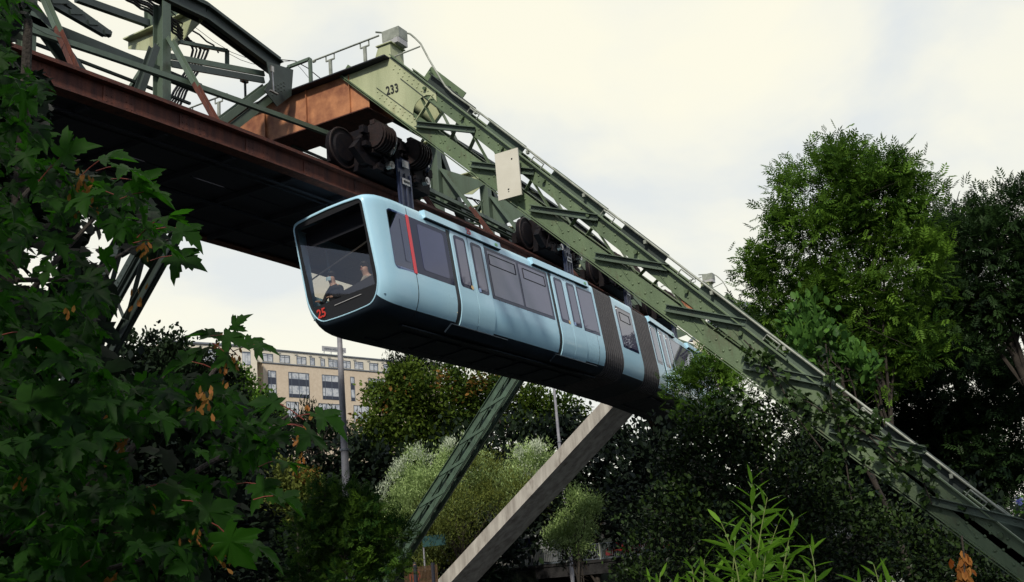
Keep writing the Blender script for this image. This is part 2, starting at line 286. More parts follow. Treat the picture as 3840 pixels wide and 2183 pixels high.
def crown(name, blobs, ntwig, per, tsize, lsize, tmpl, m, parent=None, org=None, droop=.0, up=.5, tintb=0., shell=.45, inner=0., twig_out=None, clump=True):
    """twigs scattered in the outer part of ellipsoid blobs, leaves round each twig"""
    B = [(np.asarray(b[0], float), np.asarray(b[1] if hasattr(b[1], '__len__') else (b[1],)*3, float)) for b in blobs]
    w = np.array([np.prod(r)**(2/3) for _, r in B]); w /= w.sum(); ix = rng.choice(len(B), ntwig, p=w)
    C = np.array([B[i][0] for i in ix]); Rr = np.array([B[i][1] for i in ix]); dr = rnd_dir(ntwig)
    rad = shell+(1-shell)*rng.random(ntwig)**.7; rad = rad*(1+.11*np.clip(rng.normal(size=ntwig), -2, 1.6))
    T = C+dr*Rr*rad[:, None]; tt = np.clip(rng.normal(.45+tintb, .24, ntwig), 0, 1)
    if clump: nb_ = max(3, ntwig//8)
    bi = np.arange(ntwig) if not clump else rng.integers(0, ntwig, nb_)[rng.integers(0, nb_, ntwig)]
    T = T[bi]+rng.normal(size=(ntwig, 3))*Rr[bi]*(.17 if clump else 0.); C = C[bi]; dr = dr[bi]; tt = np.clip(tt[bi]*.6+tt*.4+.02, 0, 1)
    out = dr*.8+rnd_dir(ntwig)*.5+np.array([0, 0, up-.1])
    pos = np.repeat(T, per, 0)+rng.normal(size=(ntwig*per, 3))*tsize*.5
    d = np.repeat(out, per, 0)+rnd_dir(ntwig*per)*.9; d[:, 2] -= droop
    n = rnd_dir(ntwig*per)*.7; n[:, 2] += 1.0
    tint = np.clip(np.repeat(tt, per)+rng.normal(0, .13, ntwig*per), 0, 1)
    if twig_out is not None: twig_out.append((T, C))
    return leafmesh(name, tmpl, pos, d, n, lsize*rng.uniform(.65, 1.25, ntwig*per), tint, m, parent, org)
def limbs(mb, base, fork, targets, r0, wob=.25, twigs=None, rt=.25, ntw=0):
    base = np.asarray(base, float); fork = np.asarray(fork, float); L = np.linalg.norm(fork-base)
    pts = [base+(fork-base)*t+rng.normal(size=3)*wob*.3*math.sin(math.pi*t) for t in np.linspace(0, 1, 7)]
    mb.tube(pts, list(np.linspace(r0, r0*.55, 7)), 10)
    for c in targets:
        c = np.asarray(c, float); s = pts[rng.integers(3, 7)] if len(targets) > 3 else pts[-1]; k = 6; mid = (s+c)/2+V(0, 0, .12*np.linalg.norm(c-s))
        q = [(1-t)**2*s+2*t*(1-t)*mid+t*t*c+rng.normal(size=3)*wob*.2*(0 < t < 1) for t in np.linspace(0, 1, k)]
        mb.tube(q, list(np.linspace(r0*.42, r0*.08, k)), 7)
        for j in range(4):
            a = q[2+j % 3]; e = a+rng.normal(size=3)*np.linalg.norm(c-s)*.12+V(0, 0, .06*np.linalg.norm(c-s)); mb.tube([a, (a+e)/2+rng.normal(size=3)*.05*wob, e], [r0*.14, r0*.09, r0*.03], 5)
    if twigs and ntw:
        T, C = twigs[0]
        for i in rng.choice(len(T), min(ntw, len(T)), replace=False):
            a = C[i]*.6+T[i]*.4; mb.tube([a, (a+T[i])/2+rng.normal(size=3)*.05, T[i]], [r0*.09, r0*.06, r0*.025], 4, cap=False)
def P3(px, py, D, r=None):
    c = atd(px, py, D); return c if r is None else (c, r/2700*D)
# ================================================================== THE SETTING
def ground_h(x, y):
    def sm(a, b, t): t = np.clip((t-a)/(b-a), 0, 1); return t*t*(3-2*t)
    z = -1.75-2.6*sm(6.0, 8.2, y)+4.9*sm(34.6, 35.0, y)
    z = z+np.clip(y-50-.1*np.clip(x, 0, 400), 0, 150)*.30*sm(20, 60, np.hypot(x, y))
    return z+.10*np.sin(x*.9)*np.cos(y*.7)*(np.abs(y-15) > 9)
def sheet(name, xs, ys, m, zf):
    X, Y = np.meshgrid(xs, ys); Z = zf(X, Y) if callable(zf) else np.full_like(X, zf); n = len(xs); mb = MB()
    mb.v = [tuple(p) for p in np.stack([X, Y, Z], -1).reshape(-1, 3)]
    mb.f = [(j*n+i, j*n+i+1, (j+1)*n+i+1, (j+1)*n+i) for j in range(len(ys)-1) for i in range(n-1)]
    return tag(mb.build(name, m, smooth=2), kind='structure')
gx = np.concatenate([-np.geomspace(3000, 30, 16), np.linspace(-25, 90, 60), np.geomspace(95, 3000, 24)])
gy = np.concatenate([-np.geomspace(3000, 20, 14), np.linspace(-18, 5.5, 12), np.linspace(6, 8.4, 8), np.linspace(9, 34, 10), [34.6, 34.8, 35.0], np.linspace(36, 90, 34), np.geomspace(95, 3000, 24)])
sheet('ground', gx, gy, 'ground', ground_h)
sheet('river', [-200, 0, 200, 400], [6.5, 20, 35.2], 'water', -3.6)
# ------------------------------------------------------------------ steel support frames
KC = .0046
def yt(x): return 13.05+KC*(x-21.6)**2
YC = 15.15
def leg_lines(side, far=None):
    """(outer z(y), inner z(y)) of one leg"""
    if side < 0: return (lambda y: 11.4-1.073*(12.31-y)), (lambda y: 10.4-1.0*(12.70-y))
    y0, z0, s, th, gp = far
    return (lambda y: z0+th-1.0*s*(y-y0)), (lambda y: z0-s*(y-y0))
def leg(root, X0, side, yfoot, zfoot, dy=0., far=None, n=9, ytop=None, paint='green', gap=.85, detail=True):
    zo, zi = leg_lines(side, far)
    if side > 0: gap = far[4]
    sg = -1 if side < 0 else 1
    if side < 0: yo_t, yi_t = 12.33, 13.72; yo_b, yi_b = yfoot, yfoot+.05
    else: yo_t, yi_t = ytop; yo_b, yi_b = yfoot, yfoot-.05
    def P(y, f): return V(0, y+dy, f(y))
    for nm, yt_, yb_, f in (('outer_chord', yo_t, yo_b, zo), ('inner_chord', yi_t, yi_b, zi)):
        a = P(yt_, f); b = P(yb_, f); d = norm(b-a); nrm = norm(np.cross(d, [1, 0, 0])); nrm = nrm if nrm[2] > 0 else -nrm
        ins = -1 if nm == 'outer_chord' else 1
        mb = MB()
        for k, xp in enumerate((X0, X0+gap)):
            o = V(xp, 0, 0)+nrm*ins*.135; fl = 1 if k == 0 else -1
            mb.bar(a+o, b+o, .016, .27, nrm)
            mb.bar(a+V(xp-fl*.02, 0, 0)+nrm*ins*-.012, b+V(xp-fl*.02, 0, 0)+nrm*ins*-.012, .17, .022, nrm)
            mb.bar(a+V(xp+fl*.055, 0, 0)+nrm*ins*.262, b+V(xp+fl*.055, 0, 0)+nrm*ins*.262, .09, .014, nrm)
            if nm == 'inner_chord': mb.bar(a+V(xp-fl*.03, 0, 0)-nrm*.055, b+V(xp-fl*.03, 0, 0)-nrm*.055, .10, .016, nrm)
        L = np.linalg.norm(b-a)
        for q in np.arange(1.6, L, .31 if detail else 99):
            for e in (.09, .18): mb.dome(a+d*(q+(.08 if e > .1 else 0))+nrm*ins*e+V(X0-.009, 0, 0), (-1, 0, 0), .026)
        if detail and nm == 'outer_chord':
            for q in np.arange(1.35, L, 1.28): mb.cyl(a+d*q+nrm*ins*.10+V(X0-.008, 0, 0), a+d*(q+.02)+nrm*ins*.11+V(X0-.10, 0, 0), .038, n=8)
        mb.build(nm, paint, root)
    # lattice
    for k in range(n):
        yi = (11.75-1.27*k) if side < 0 else far[0]+.75+1.27*k
        yo = yi-1.42 if side < 0 else yi+1.42
        if (side < 0 and yo < yfoot+.2) or (side > 0 and yo > yfoot-.2): break
        zst = zi(yi)+.14; zen = zst-.55
        mb = MB(); p0 = V(X0-.045, yi+dy, zst); p1 = V(X0-.045, yo+dy, zen)
        mb.channel(p0, p1, .07, .13, .014, up=(0, 0, 1), side=1)
        for q in (.06, .14): mb.dome(p0+(p1-p0)*q+V(-.008, 0, 0), (-1, 0, 0), .02); mb.dome(p0+(p1-p0)*(1-q)+V(-.008, 0, 0), (-1, 0, 0), .02)
        mb.build('cross_strut', 'greenm' if side < 0 else paint, root)
        for xp, t in ((X0+.05, .0), (X0+gap-.06, .35)):
            mb = MB()
            ya = yi-sg*-.12+sg*t*.0; yb = yi+sg*.62
            mb.bar(V(xp, (yi+sg*(-.10))+dy, zo(yi+sg*(-.10))-.2), V(xp, yb+dy, zi(yb)+.16), .012, .15, (1, 0, 0))
            mb.bar(V(xp+.012, yb+dy+sg*.10, zi(yb)+.18), V(xp+.012, yb+sg*.42+dy, zo(yb+sg*.42)-.18), .012, .12, (1, 0, 0))
            mb.build('diagonal_brace', paint, root)
        mb = MB(); yq = yi+sg*.6
        mb.bar(V(X0+.06, yq+dy, zi(yq)+.1), V(X0+gap-.06, yq+sg*.5+dy, zi(yq+sg*.5)+.1), .08, .012, (0, 0, 1)); mb.build('lacing_bar', paint, root); mb = MB(); mb.bar(V(X0+.06, yq+dy, zo(yq)-.1), V(X0+gap-.06, yq+sg*.5+dy, zo(yq+sg*.5)-.1), .08, .012, (0, 0, 1))
        mb.build('lacing_bar', paint, root)
    # foot
    mb = MB(); yf = (yo_b+yi_b)/2; mb.box(V(X0+gap/2, yf+dy, zi(yi_b)-.1), gap+.5, 1.3, .5); mb.build('foot_block', 'conc', root)
def rail_gantry(root, X, pts, m='greenm'):
    mb = MB()
    for a, b in zip(pts[:-1], pts[1:]): mb.bar(V(X, *a), V(X, *b), .05, .05, (1, 0, 0))
    return mb
def frame(name, label, X0, dy, number, far, ytop_far, foot_near, foot_far, beamfar, detail=True):
    root = thing(name, label, 'support frame', (X0, YC+dy, -1.7), 'steel portal frames carrying the hanging railway')
    yn, yf = 12.45+dy, beamfar
    zt, zb = 11.36, 10.39
    # crossbeam: orange web panels between green flanges
    mb = MB(); mb.box(V(X0+.008, (13.0+dy+yf)/2, (zt+zb)/2), .016, yf-13.0-dy, zt-zb-.02); mb.box(V(X0+.85, (12.9+dy+yf)/2, (zt+zb)/2), .016, yf-12.9-dy, zt-zb-.02)
    for yy in np.arange(13.5+dy, yf, 1.25): mb.box(V(X0-.03, yy, (zt+zb)/2), .06, .012, zt-zb-.04)
    mb.build('crossbeam_web', 'orange', root)
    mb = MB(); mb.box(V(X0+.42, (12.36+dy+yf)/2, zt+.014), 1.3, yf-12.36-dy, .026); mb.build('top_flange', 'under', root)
    mb = MB(); mb.box(V(X0+.43, (13.0+dy+yf)/2, zb-.012), .98, yf-13.0-dy, .024); mb.build('bottom_flange', 'rust', root)
    zo, zi = leg_lines(-1)
    # numbered gusset with rivet rows and a round cut-out
    cy, cz, r = 11.50, 9.86, .34
    poly = [(12.33, zo(12.33)-.05), (13.66, zi(13.66)-.04), (12.0, zi(12.0)), (11.78, zi(11.78)+.01)]
    for a in np.linspace(math.radians(-38), math.radians(118), 12): poly.append((cy+r*math.cos(a), cz+r*math.sin(a)))
    poly += [(11.22, zo(11.22)-.26), (11.22, zo(11.22)-.03)]
    poly = [(y+dy, z) for y, z in poly]
    for xp, nm in ((X0-.030, 'gusset_plate'), (X0+.86, 'gusset_plate')):
        mb = MB(); mb.prism([V(xp, y, z) for y, z in poly], V(.012, 0, 0))
        if xp < X0:
            for row, f, s0 in ((.10, zo, -1), (.19, zo, -1), (.09, zi, 1), (.17, zi, 1)):
                ys = np.arange(11.3, 12.25 if f is zo else 12.75, .115) + (.05 if row in (.19, .17) else 0)
                for y in ys:
                    if y > 12.9 or (f is zi and y < 11.75): continue
                    mb.dome(V(xp-.001, y+dy, f(y)+s0*row*1.42+(-.012 if s0 < 0 else .0)), (-1, 0, 0), .024)
        mb.build(nm, 'green', root)
    mb = MB(); mb.bar(V(X0-.045, 12.1+dy, zo(12.1)-.38), V(X0-.045, 11.0+dy, zo(11.0)-.38), .008, .012, (0, 1, 1)); mb.bar(V(X0-.045, 12.75+dy, zi(12.75)+.33), V(X0-.045, 11.8+dy, zi(11.8)+.33), .008, .012, (0, 1, 1)); mb.build('plate_seam', 'greend', root)
    if number: textobj('frame_number', number, .285, 'ink', root, V(X0-.045, 12.33+dy, 10.60), V(0, -1, -.03), V(0, .06, 1), .002, .80, off=.004)
    mb = MB(); mb.bar(V(X0+.02, 11.98+dy, 9.52), V(X0+.02, 11.3+dy, 10.2), .02, .09, (1, 0, 0)); mb.bar(V(X0+.8, 12.2+dy, 9.6), V(X0+.3, 11.2+dy, 9.95), .05, .05); mb.build('diagonal_brace', 'green', root)
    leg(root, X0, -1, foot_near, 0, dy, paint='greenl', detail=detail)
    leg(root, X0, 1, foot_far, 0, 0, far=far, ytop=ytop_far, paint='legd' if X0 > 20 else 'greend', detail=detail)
    # cover plates and conduit along the back of the near leg
    d = norm(V(0, -1, -1.073)); nr = V(0, -d[2], d[1]); nr = nr if nr[2] > 0 else -nr; t0 = V(X0+.62, 12.0+dy, zo(12.0))
    for k in range(9):
        mb = MB(); a = t0+d*(.25+2.05*k); mb.channel(a+nr*.07, a+d*(1.15 if k % 2 else 1.55)+nr*.07, .12, .24, .012, nr, side=1); mb.build('cover_plate', 'greend' if k % 3 == 0 else 'greenm', root)
    mb = MB()
    for k in range(9):
        a = t0+d*(1.9+2.05*k)+V(-.3, 0, 0); mb.tube([a+nr*.02, a+nr*.13, a+d*.30+nr*.13, a+d*.30+nr*.02], .016, 6)
    mb.build('step_bracket', 'galv', root)
    px = X0+.5; pipe = [V(px-.45, 12.75+dy, 12.18), V(px-.1, 12.57+dy, 12.24), V(px, 12.29+dy, 12.21), V(px, 12.13+dy, 12.12), V(px, 12.0+dy, 11.97), V(px, 11.86+dy, 11.78), V(px, 11.68+dy, 11.35), V(px, 11.42+dy, 10.80), V(px, 11.30+dy, 10.56), V(px, 11.12+dy, 10.33)]
    pe = pipe[-1]; pipe += [pe+d*q+nr*.02 for q in (1, 3, 6, 9, 12, 14.6)]
    mb = MB(); mb.tube(pipe, .022, 8); mb.tube([V(X0+.1, 12.35+dy, 11.45), V(px, 11.88+dy, 11.72)], .018, 6)
    for q in np.arange(.8, 14, 1.7): c = pe+d*q; mb.box(c-nr*.03+V(0, 0, 0), .07, .05, .07)
    mb.build('conduit_pipe', 'galv', root, smooth=True)
    # pedestal and cabinet
    mb = MB(); b = [(12.33, 11.40), (12.80, 11.40), (12.66, 11.74), (12.33, 11.74)]
    mb.prism([V(X0-.02, y+dy, z) for y, z in b], V(.50, 0, 0)); mb.box(V(X0+.22, 12.49+dy, 11.755), .56, .42, .024); mb.build('pedestal', 'green', root)
    mb = MB(); mb.box(V(X0+.28, 12.40+dy, 12.04), .34, .46, .26); mb.build('cabinet', 'galv', root)
    mb = MB(); mb.box(V(X0+.28, 12.40+dy, 11.838), .33, .45, .14); mb.box(V(X0+.10, 12.25+dy, 11.838), .04, .12, .12); mb.build('cabinet_base', 'plate', root)
    mb = MB(); a = V(X0+.85, 12.05+dy, zo(12.05)+.03); mb.bar(a, a+d*1.25, .02, .34, nr, ou=.12)
    for q in (.15, .45, .8, 1.05): mb.cyl(a+d*q+nr*.16+V(-.01, 0, 0), a+d*q+nr*.16+V(-.13, 0, 0), .032, n=8)
    mb.build('bolted_lug', 'greenl', root)
    # railings on top: near end and far end
    for s, y0, y1 in ((0, 12.62, 14.45), (1, beamfar-dy-2.0, beamfar-dy-.2)):
        mb = MB(); z0 = 11.40; top = 12.02
        mb.tube([V(X0-.02, y0+dy, top), V(X0-.02, y1+dy, top)], .022, 7)
        for yy in ((y0+.42, y1-.42) if s == 0 else (y0+.3, y1-.5)):
            mb.bar(V(X0, yy+dy, z0), V(X0, yy+dy, top-.12), .05, .07, (0, 1, 0)); mb.bar(V(X0, yy-.12+dy, top-.13), V(X0, yy+.12+dy, top-.13), .03, .03)
            for e in (-.12, .12): mb.bar(V(X0, yy+e+dy, top-.14), V(X0, yy+e+dy, top), .022, .022, (0, 1, 0))
        mb.cyl(V(X0-.02, y1+dy, top-.02), V(X0-.02, y1+.07+dy, top-.02), .035, n=8)
        mb.build('railing', 'galv', root)
    # portal posts for the wires
    mb = MB(); g = [(14.78+dy, 11.4), (14.78+dy, 12.25), (15.45+dy, 12.25), (15.45+dy, 11.4)]
    for a, b in zip(g[:-1], g[1:]): mb.bar(V(X0+.2, *a), V(X0+.2, *b), .07, .07, (1, 0, 0))
    mb.build('wire_gantry', 'greenm', root)
    return root
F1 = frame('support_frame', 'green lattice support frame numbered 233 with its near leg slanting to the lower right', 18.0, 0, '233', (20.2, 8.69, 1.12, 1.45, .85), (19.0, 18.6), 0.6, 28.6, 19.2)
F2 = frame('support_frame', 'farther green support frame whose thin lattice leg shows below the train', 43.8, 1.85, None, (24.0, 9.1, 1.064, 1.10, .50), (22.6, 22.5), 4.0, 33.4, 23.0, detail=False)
sb = MB(); sb.box(V(17.72, 9.515, 7.785), .03, .53, .99); sgn = sb.build('sign_board', 'white', org=(17.72, 9.515, 7.3)); tag(sgn, 'blank cream sign board bolted upright to the green slanting leg', 'sign')
bb = MB(); bb.dome(V(17.704, 9.40, 8.08), (-1, 0, 0), .02); bb.dome(V(17.704, 9.53, 7.47), (-1, 0, 0), .02); bb.dome(V(17.704, 9.53, 7.42), (-1, 0, 0), .014); bb.build('bolt', 'ink', sgn)
bb = MB(); bb.bar(V(17.85, 9.51, 8.08), V(17.85, 9.51, 7.47), .04, .04, (1, 0, 0)); bb.bar(V(17.74, 9.4, 8.08), V(18.0, 9.4, 8.0), .03, .03); bb.bar(V(17.74, 9.53, 7.47), V(18.0, 9.53, 7.5), .03, .03); bb.build('bracket', 'galv', sgn)
# ------------------------------------------------------------------ the truss carrying the rails
def span(label, x0, x1, nodes, left=False):
    root = thing('track_truss', label, 'track truss', ((x0+x1)/2, yt((x0+x1)/2)+2.1, 8.2), 'truss spans of the hanging railway')
    xs = np.linspace(x0, x1, max(4, int((x1-x0)/1.5)+1))
    for nm, off in (('near', 0.), ('far', 4.2)):
        for part, z, w, h, m in (('rail_beam', 8.375, .02, .36, 'rust'), ('beam_flange', 8.575, .30, .035, 'rust'), ('beam_flange', 8.175, .26, .035, 'rust'), ('rail', 8.645, .07, .10, 'rust')):
            mb = MB()
            for a, b in zip(xs[:-1], xs[1:]): mb.bar(V(a, yt(a)+off+(.0 if w > .05 else 0), z), V(b, yt(b)+off, z), w, h)
            if part == 'rail_beam':
                for q in np.arange(x0+.75, x1, 1.55):
                    L = .30; y = yt(q)+off-.018; mb.bar(V(q-L, yt(q-L)+off-.018, z), V(q+L, yt(q+L)+off-.018, z), .012, .33)
                    for i in range(6):
                        for j in range(3):
                            if i in (2, 3): continue
                            xx = q-L+.06+i*.096; mb.dome(V(xx, yt(xx)+off-.024, z-.11+.11*j), (0, -1, 0), .016, 6)
            mb.build(part, m, root)
    # deck underside: boards, slot, cross members
    gy0, gy1 = 1.585, 1.62
    for a0, a1 in ((.02, gy0), (gy1, 4.18)):
        mb = MB()
        for a, b in zip(xs[:-1], xs[1:]): mb.prism([V(a, yt(a)+a0, 8.23), V(b, yt(b)+a0, 8.23), V(b, yt(b)+a1, 8.23), V(a, yt(a)+a1, 8.23)], V(0, 0, .04))
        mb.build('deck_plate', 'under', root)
    mb = MB()
    op = [(11.4, 12.4), (12.7, 13.4), (14.6, 15.35)] if left else [(x0+3, x0+4)]
    cuts = [x0]+[c for o in op for c in o]+[x1]
    for a, b in zip(cuts[::2], cuts[1::2]): mb.bar(V(a, yt(a)+1.60, 8.285), V(b, yt(b)+1.60, 8.285), .2, .02)
    for q in np.arange(x0+.3, x1, 1.55): mb.bar(V(q, yt(q)+.14, 8.16), V(q, yt(q)+4.06, 8.16), .10, .11)
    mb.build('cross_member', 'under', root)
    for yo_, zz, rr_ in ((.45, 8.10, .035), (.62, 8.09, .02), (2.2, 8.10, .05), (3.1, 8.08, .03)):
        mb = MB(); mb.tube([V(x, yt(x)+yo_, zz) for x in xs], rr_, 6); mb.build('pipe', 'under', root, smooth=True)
    # longitudinals in the middle
    mb = MB()
    for a, b in zip(xs[:-1], xs[1:]):
        ob = 3.5 if left else 2.1; mb.ibeam(V(a, yt(a)+ob, 8.72), V(b, yt(b)+ob, 8.72), .3, .4, .02)
    mb.build('bottom_chord', 'greend', root)
    top = lambda x: 11.55+.75*min(1, max(0, min(x-x0, x1-x)-.0)/2.6)
    xe = [x0+.15, x0+2.7]+list(np.linspace(x0+5, x1-5, 6))+[x1-2.6, x1-.4]
    if left: xe = [x0, x0+5, 4, 8, 12, 15.35, 17.55]
    mb = MB()
    for a, b in zip(xe[:-1], xe[1:]):
        za = (12.32 if (left and a < 16) else (11.85 if left else top(a))); zb_ = (12.32 if (left and b < 16) else (11.85 if left else top(b)))
        mb.channel(V(a, yt(a)+2.03, za), V(b, yt(b)+2.03, zb_), .10, .34, .02, side=1); mb.bar(V(a, yt(a)+2.2, za), V(b, yt(b)+2.2, zb_), .02, .34); mb.bar(V(a, yt(a)+2.11, za+.185), V(b, yt(b)+2.11, zb_+.185), .36, .024)
        mb.bar(V(a, yt(a)+2.0, za+.26), V(b, yt(b)+2.0, zb_+.26), .05, .04)
    mb.build('top_chord', 'greend', root)
    mb = MB()
    zl = 10.6
    for a, b in zip(xs[:-1], xs[1:]):
        if left and a > 14: continue
        mb.channel(V(a, yt(a)+2.15, zl), V(b, yt(b)+2.15, zl), .12, .20, .015, side=-1); mb.bar(V(a, yt(a)+2.5, zl-.25), V(b, yt(b)+2.5, zl-.25), .06, .05)
    mb.build('walkway_girder', 'greend', root)
    mb = MB()
    for a, b in zip(xs[:-1], xs[1:]): zs = (lambda x: 9.72+.055*(x-11)) if left else (lambda x: 9.85); mb.angle(V(a, yt(a)+1.15, zs(a)), V(b, yt(b)+1.15, zs(b)), .09, .014)
    if not left:
        for yo_, zo_ in ((.65, 9.3), (1.7, 9.15), (2.7, 9.55), (3.3, 10.0)):
            mq = MB()
            for a, b in zip(xs[:-1], xs[1:]): mq.channel(V(a, yt(a)+yo_, zo_), V(b, yt(b)+yo_, zo_), .06, .09, .012)
            mq.build('stringer', 'greenm' if yo_ < 2 else 'greend', root)
    mb.build('side_rail', 'greenm', root)
    for i, xn in enumerate(nodes):
        yc = yt(xn)+2.1
        mb = MB(); mb.ibeam(V(xn, yc, 8.9), V(xn, yc, 12.1), .22, .28, .018, up=(0, 1, 0)); mb.build('post', 'greenm', root)
        for s in (-1, 1):
            t = V(xn+.05, yc+s*.15, 11.25); b = V(xn-.50, yc+s*1.98, 8.62); mid = t+(b-t)*.56
            mb = MB(); mb.channel(t, mid, .07, .15, .014, (1, 0, 0), side=1); mb.build('strut', 'greenm', root)
            mb = MB(); mb.channel(mid, b, .07, .14, .014, (1, 0, 0), side=1); mb.build('strut', 'rust', root)
        # plate crossarm on the post
        mb = MB(); py = [(yc-.15, 12.2), (yc+.35, 12.45), (yc+1.45, 12.36), (yc+2.2, 12.42), (yc+2.2, 12.25), (yc+1.2, 11.85), (yc+.8, 11.75)]
        xa = xn+(1.05 if left else .55); mb.prism([V(xa, y, z) for y, z in py], V(.016, 0, 0)); mb.bar(V(xa, yc-.1, 12.44), V(xa, yc+2.2, 12.44), .03, .3, (1, 0, 0)); mb.build('crossarm_plate', 'green', root)
        mb = MB(); py = [(yc+.0, 11.4), (yc-1.35, 10.65), (yc-1.5, 10.5), (yc-.3, 10.3), (yc, 10.2)]
        if not left: mb.prism([V(xn+.1, y, z) for y, z in py], V(.016, 0, 0)); mb.build('gusset_plate', 'greenm', root)
        if i+1 < len(nodes):
            xm = nodes[i+1]; ym = yt(xm)+2.1
            mb = MB(); mb.ibeam(V(xn-(1.45 if left else -.1), yc, 12.0), V(xm-(.95 if left else .7), ym-.05, 8.8), .2, .26, .016, up=(0, 1, 0)); mb.build('diagonal', 'greend', root)
            if not left:
                mb = MB(); mb.bar(V(xn, yc+.3, 10.5), V(xm, ym+1.7, 10.5), .06, .05); mb.bar(V(xn, yc+1.7, 10.5), V(xm, ym+.3, 10.5), .06, .05); mb.bar(V(xn-.5, yc-1.8, 8.75), V(xm-.6, ym-.1, 8.8), .09, .05); mb.bar(V(xn-.5, yc-.1, 8.82), V(xm-.6, ym-1.8, 8.78), .09, .05); mb.build('wind_brace', 'greenm', root)
    return root
TL = span('left truss span, dark green over rust brown rail beams, ending at the numbered frame', -14, 18.42, [8.25, 11.3, 14.25], left=True)
TR = span('right truss span of the railway running behind the slanting leg above the train', 18.42, 44.2, [21.2, 24.0, 26.9, 29.7, 32.5, 35.4, 38.3, 41.1])
TF = span('farthest truss span of the railway beyond the second frame', 44.2, 66, [47.5, 50.5, 53.5, 56.5, 59.5])
def c7(x, y): return ((600+x*.2885)/KP, y*.2885/KP)
def c1(x, y): return (x*.50821/KP, y*.50821/KP)
Y0 = 15.2
for (a, b, Yp, w, h, m) in ((c1(230, -60), c1(770, 250), Y0, .10, .12, 'greend'), (c1(370, -60), c1(815, 258), Y0, .08, .12, 'greend'), (c1(560, -14), c1(1095, 175), 17.2, .12, .16, 'greend'), (c7(120, 730), c7(1350, 960), Y0+.1, .05, .12, 'greenm'), (c7(150, 830), c7(1350, 1045), Y0-.05, .05, .14, 'greend')):
    MB().bar(onY(*a, Yp), onY(*b, Yp), w, h).build('stringer', m, TL)
# batten plates on the stringer pair, heavy inclined end members, gusset, hanger rods
for t in (.25, .5, .75, .97):
    mb = MB()
    p = onY(*c1(230+540*t, -60+310*t), Y0); q = onY(*c1(370+445*t, -60+318*t), Y0); mb.bar(p, q, .09, .16, (0, 1, 0)); mb.build('batten_plate', 'greend', TL)
for k, dd in ((0, 0.), (1, .16)):
    MB().ibeam(V(17.25+dd, 15.25, 11.35-dd*1.2), V(15.1+dd, 15.25, 9.35-dd*1.2), .16, .2 if k else .26, .016, up=(0, 1, 0)).build('end_diagonal', 'greenm', TL)
mb = MB(); mb.prism([V(16.95, 15.0, 11.75), V(17.05, 15.0, 11.35), V(16.85, 15.0, 11.0), V(17.25, 15.0, 10.75), V(17.75, 15.0, 11.2), V(17.85, 15.0, 11.9)], V(0, .02, 0))
for i in range(5):
    for j in range(3): mb.dome(V(17.1+.1*i, 14.995, 10.98+.09*j+.07*i), (0, -1, 0), .02)
mb.build('gusset_plate', 'greend', TL)
mb = MB(); p = onY(*c7(1455, 900), 14.8); q = onY(*c7(1478, 1200), 14.8); mb.tube([p, q], .022, 6); mb.box(q, .25, .05, .03); mb.box(p, .08, .05, .14); mb.build('hanger_rod', 'steel', TL)
mb = MB(); mb.bar(onY(*c7(250, 545), Y0+.3), onY(*c7(870, 660), Y0+.3), .07, .07); mb.bar(onY(*c7(872, 655), Y0+.3), onY(*c7(872, 865), Y0+.3), .07, .07, (0, 1, 0)); mb.build('cable_bracket', 'greenm', TL)
mb = MB(); mb.tube([onY(*c7(1105, 1060), Y0+.6), onY(*c7(1112, 1300), Y0+.6)], .03, 6); mb.box(onY(*c7(1095, 1045), Y0+.6), .18, .1, .1); mb.build('lamp_rod', 'greend', TL)
mb = MB(); mb.ibeam(onY(*c1(1140, 345), Y0-.3), onY(*c1(1010, 720), Y0-.3), .14, .18, .014, (0, 1, 0)); mb.build('diagonal', 'greend', TL)
MB().ibeam(onY(*c1(1115, 60), 17.2), onY(*c1(1118, 330), 17.2), .2, .24, .016, up=(0, 1, 0)).build('post', 'greenm', TL)
MB().ibeam(onY(*c1(1305, 60), 17.2), onY(*c1(1308, 170), 17.2), .2, .24, .016, up=(0, 1, 0)).build('post', 'greenm', TL)
mb = MB()
for e in ((-.1, 0, .06), (.05, 0, -.02)): mb.prism([onY(*c1(200, 90), 14.0)+V(*e), onY(*c1(230, 185), 14.0)+V(*e), onY(*c1(330, 235), 14.0)+V(*e), onY(*c1(440, 265), 14.0)+V(*e), onY(*c1(350, 200), 14.0)+V(*e), onY(*c1(290, 130), 14.0)+V(*e)], V(0, .015, 0))
mb.build('gusset_plate', 'greenm', TL)
# ------------------------------------------------------------------ cables
CB = thing('cable_bundle', 'bundle of black cables sagging across the left truss behind the light green crossarm', 'cables', (14.5, 16, 11.5))
polys = []
for k in range(6):
    o = k*.9
    polys.append(([(-900, -330+24*o), (-520, -165+30*o), (-250, -40+40*o), (20, 105+42*o), (170, 250+45*o), (330, 430+38*o), (400+55*o, 560+22*o), (430+55*o, 650), (400+50*o, 770), (330+45*o, 930), (180+45*o, 1200), (60+50*o, 1420), (-40+50*o, 1560)] if k < 5 else [(-900, -320), (0, 140), (420, 390), (700, 600), (760, 680)], .020 if k % 2 else .027))
polys += [([(-900, -360), (-600, -200), (-300, -110), (0, 20), (260, 130)], .018), ([(-900, -345), (-600, -215), (-330, -135), (-40, 30), (200, 190)], .014)]
for pl, r in polys:
    P = [onY(*c7(x, y), 15.9) for x, y in pl]; P = [P[0]]+[P[i]*(1-t)+P[i+1]*t+V(0, 0, .02*math.sin(9*(i+t))) for i in range(len(P)-1) for t in (.33, .66, 1)]
    MB().tube(P, r, 6).build('cable', 'cable', CB, smooth=True)
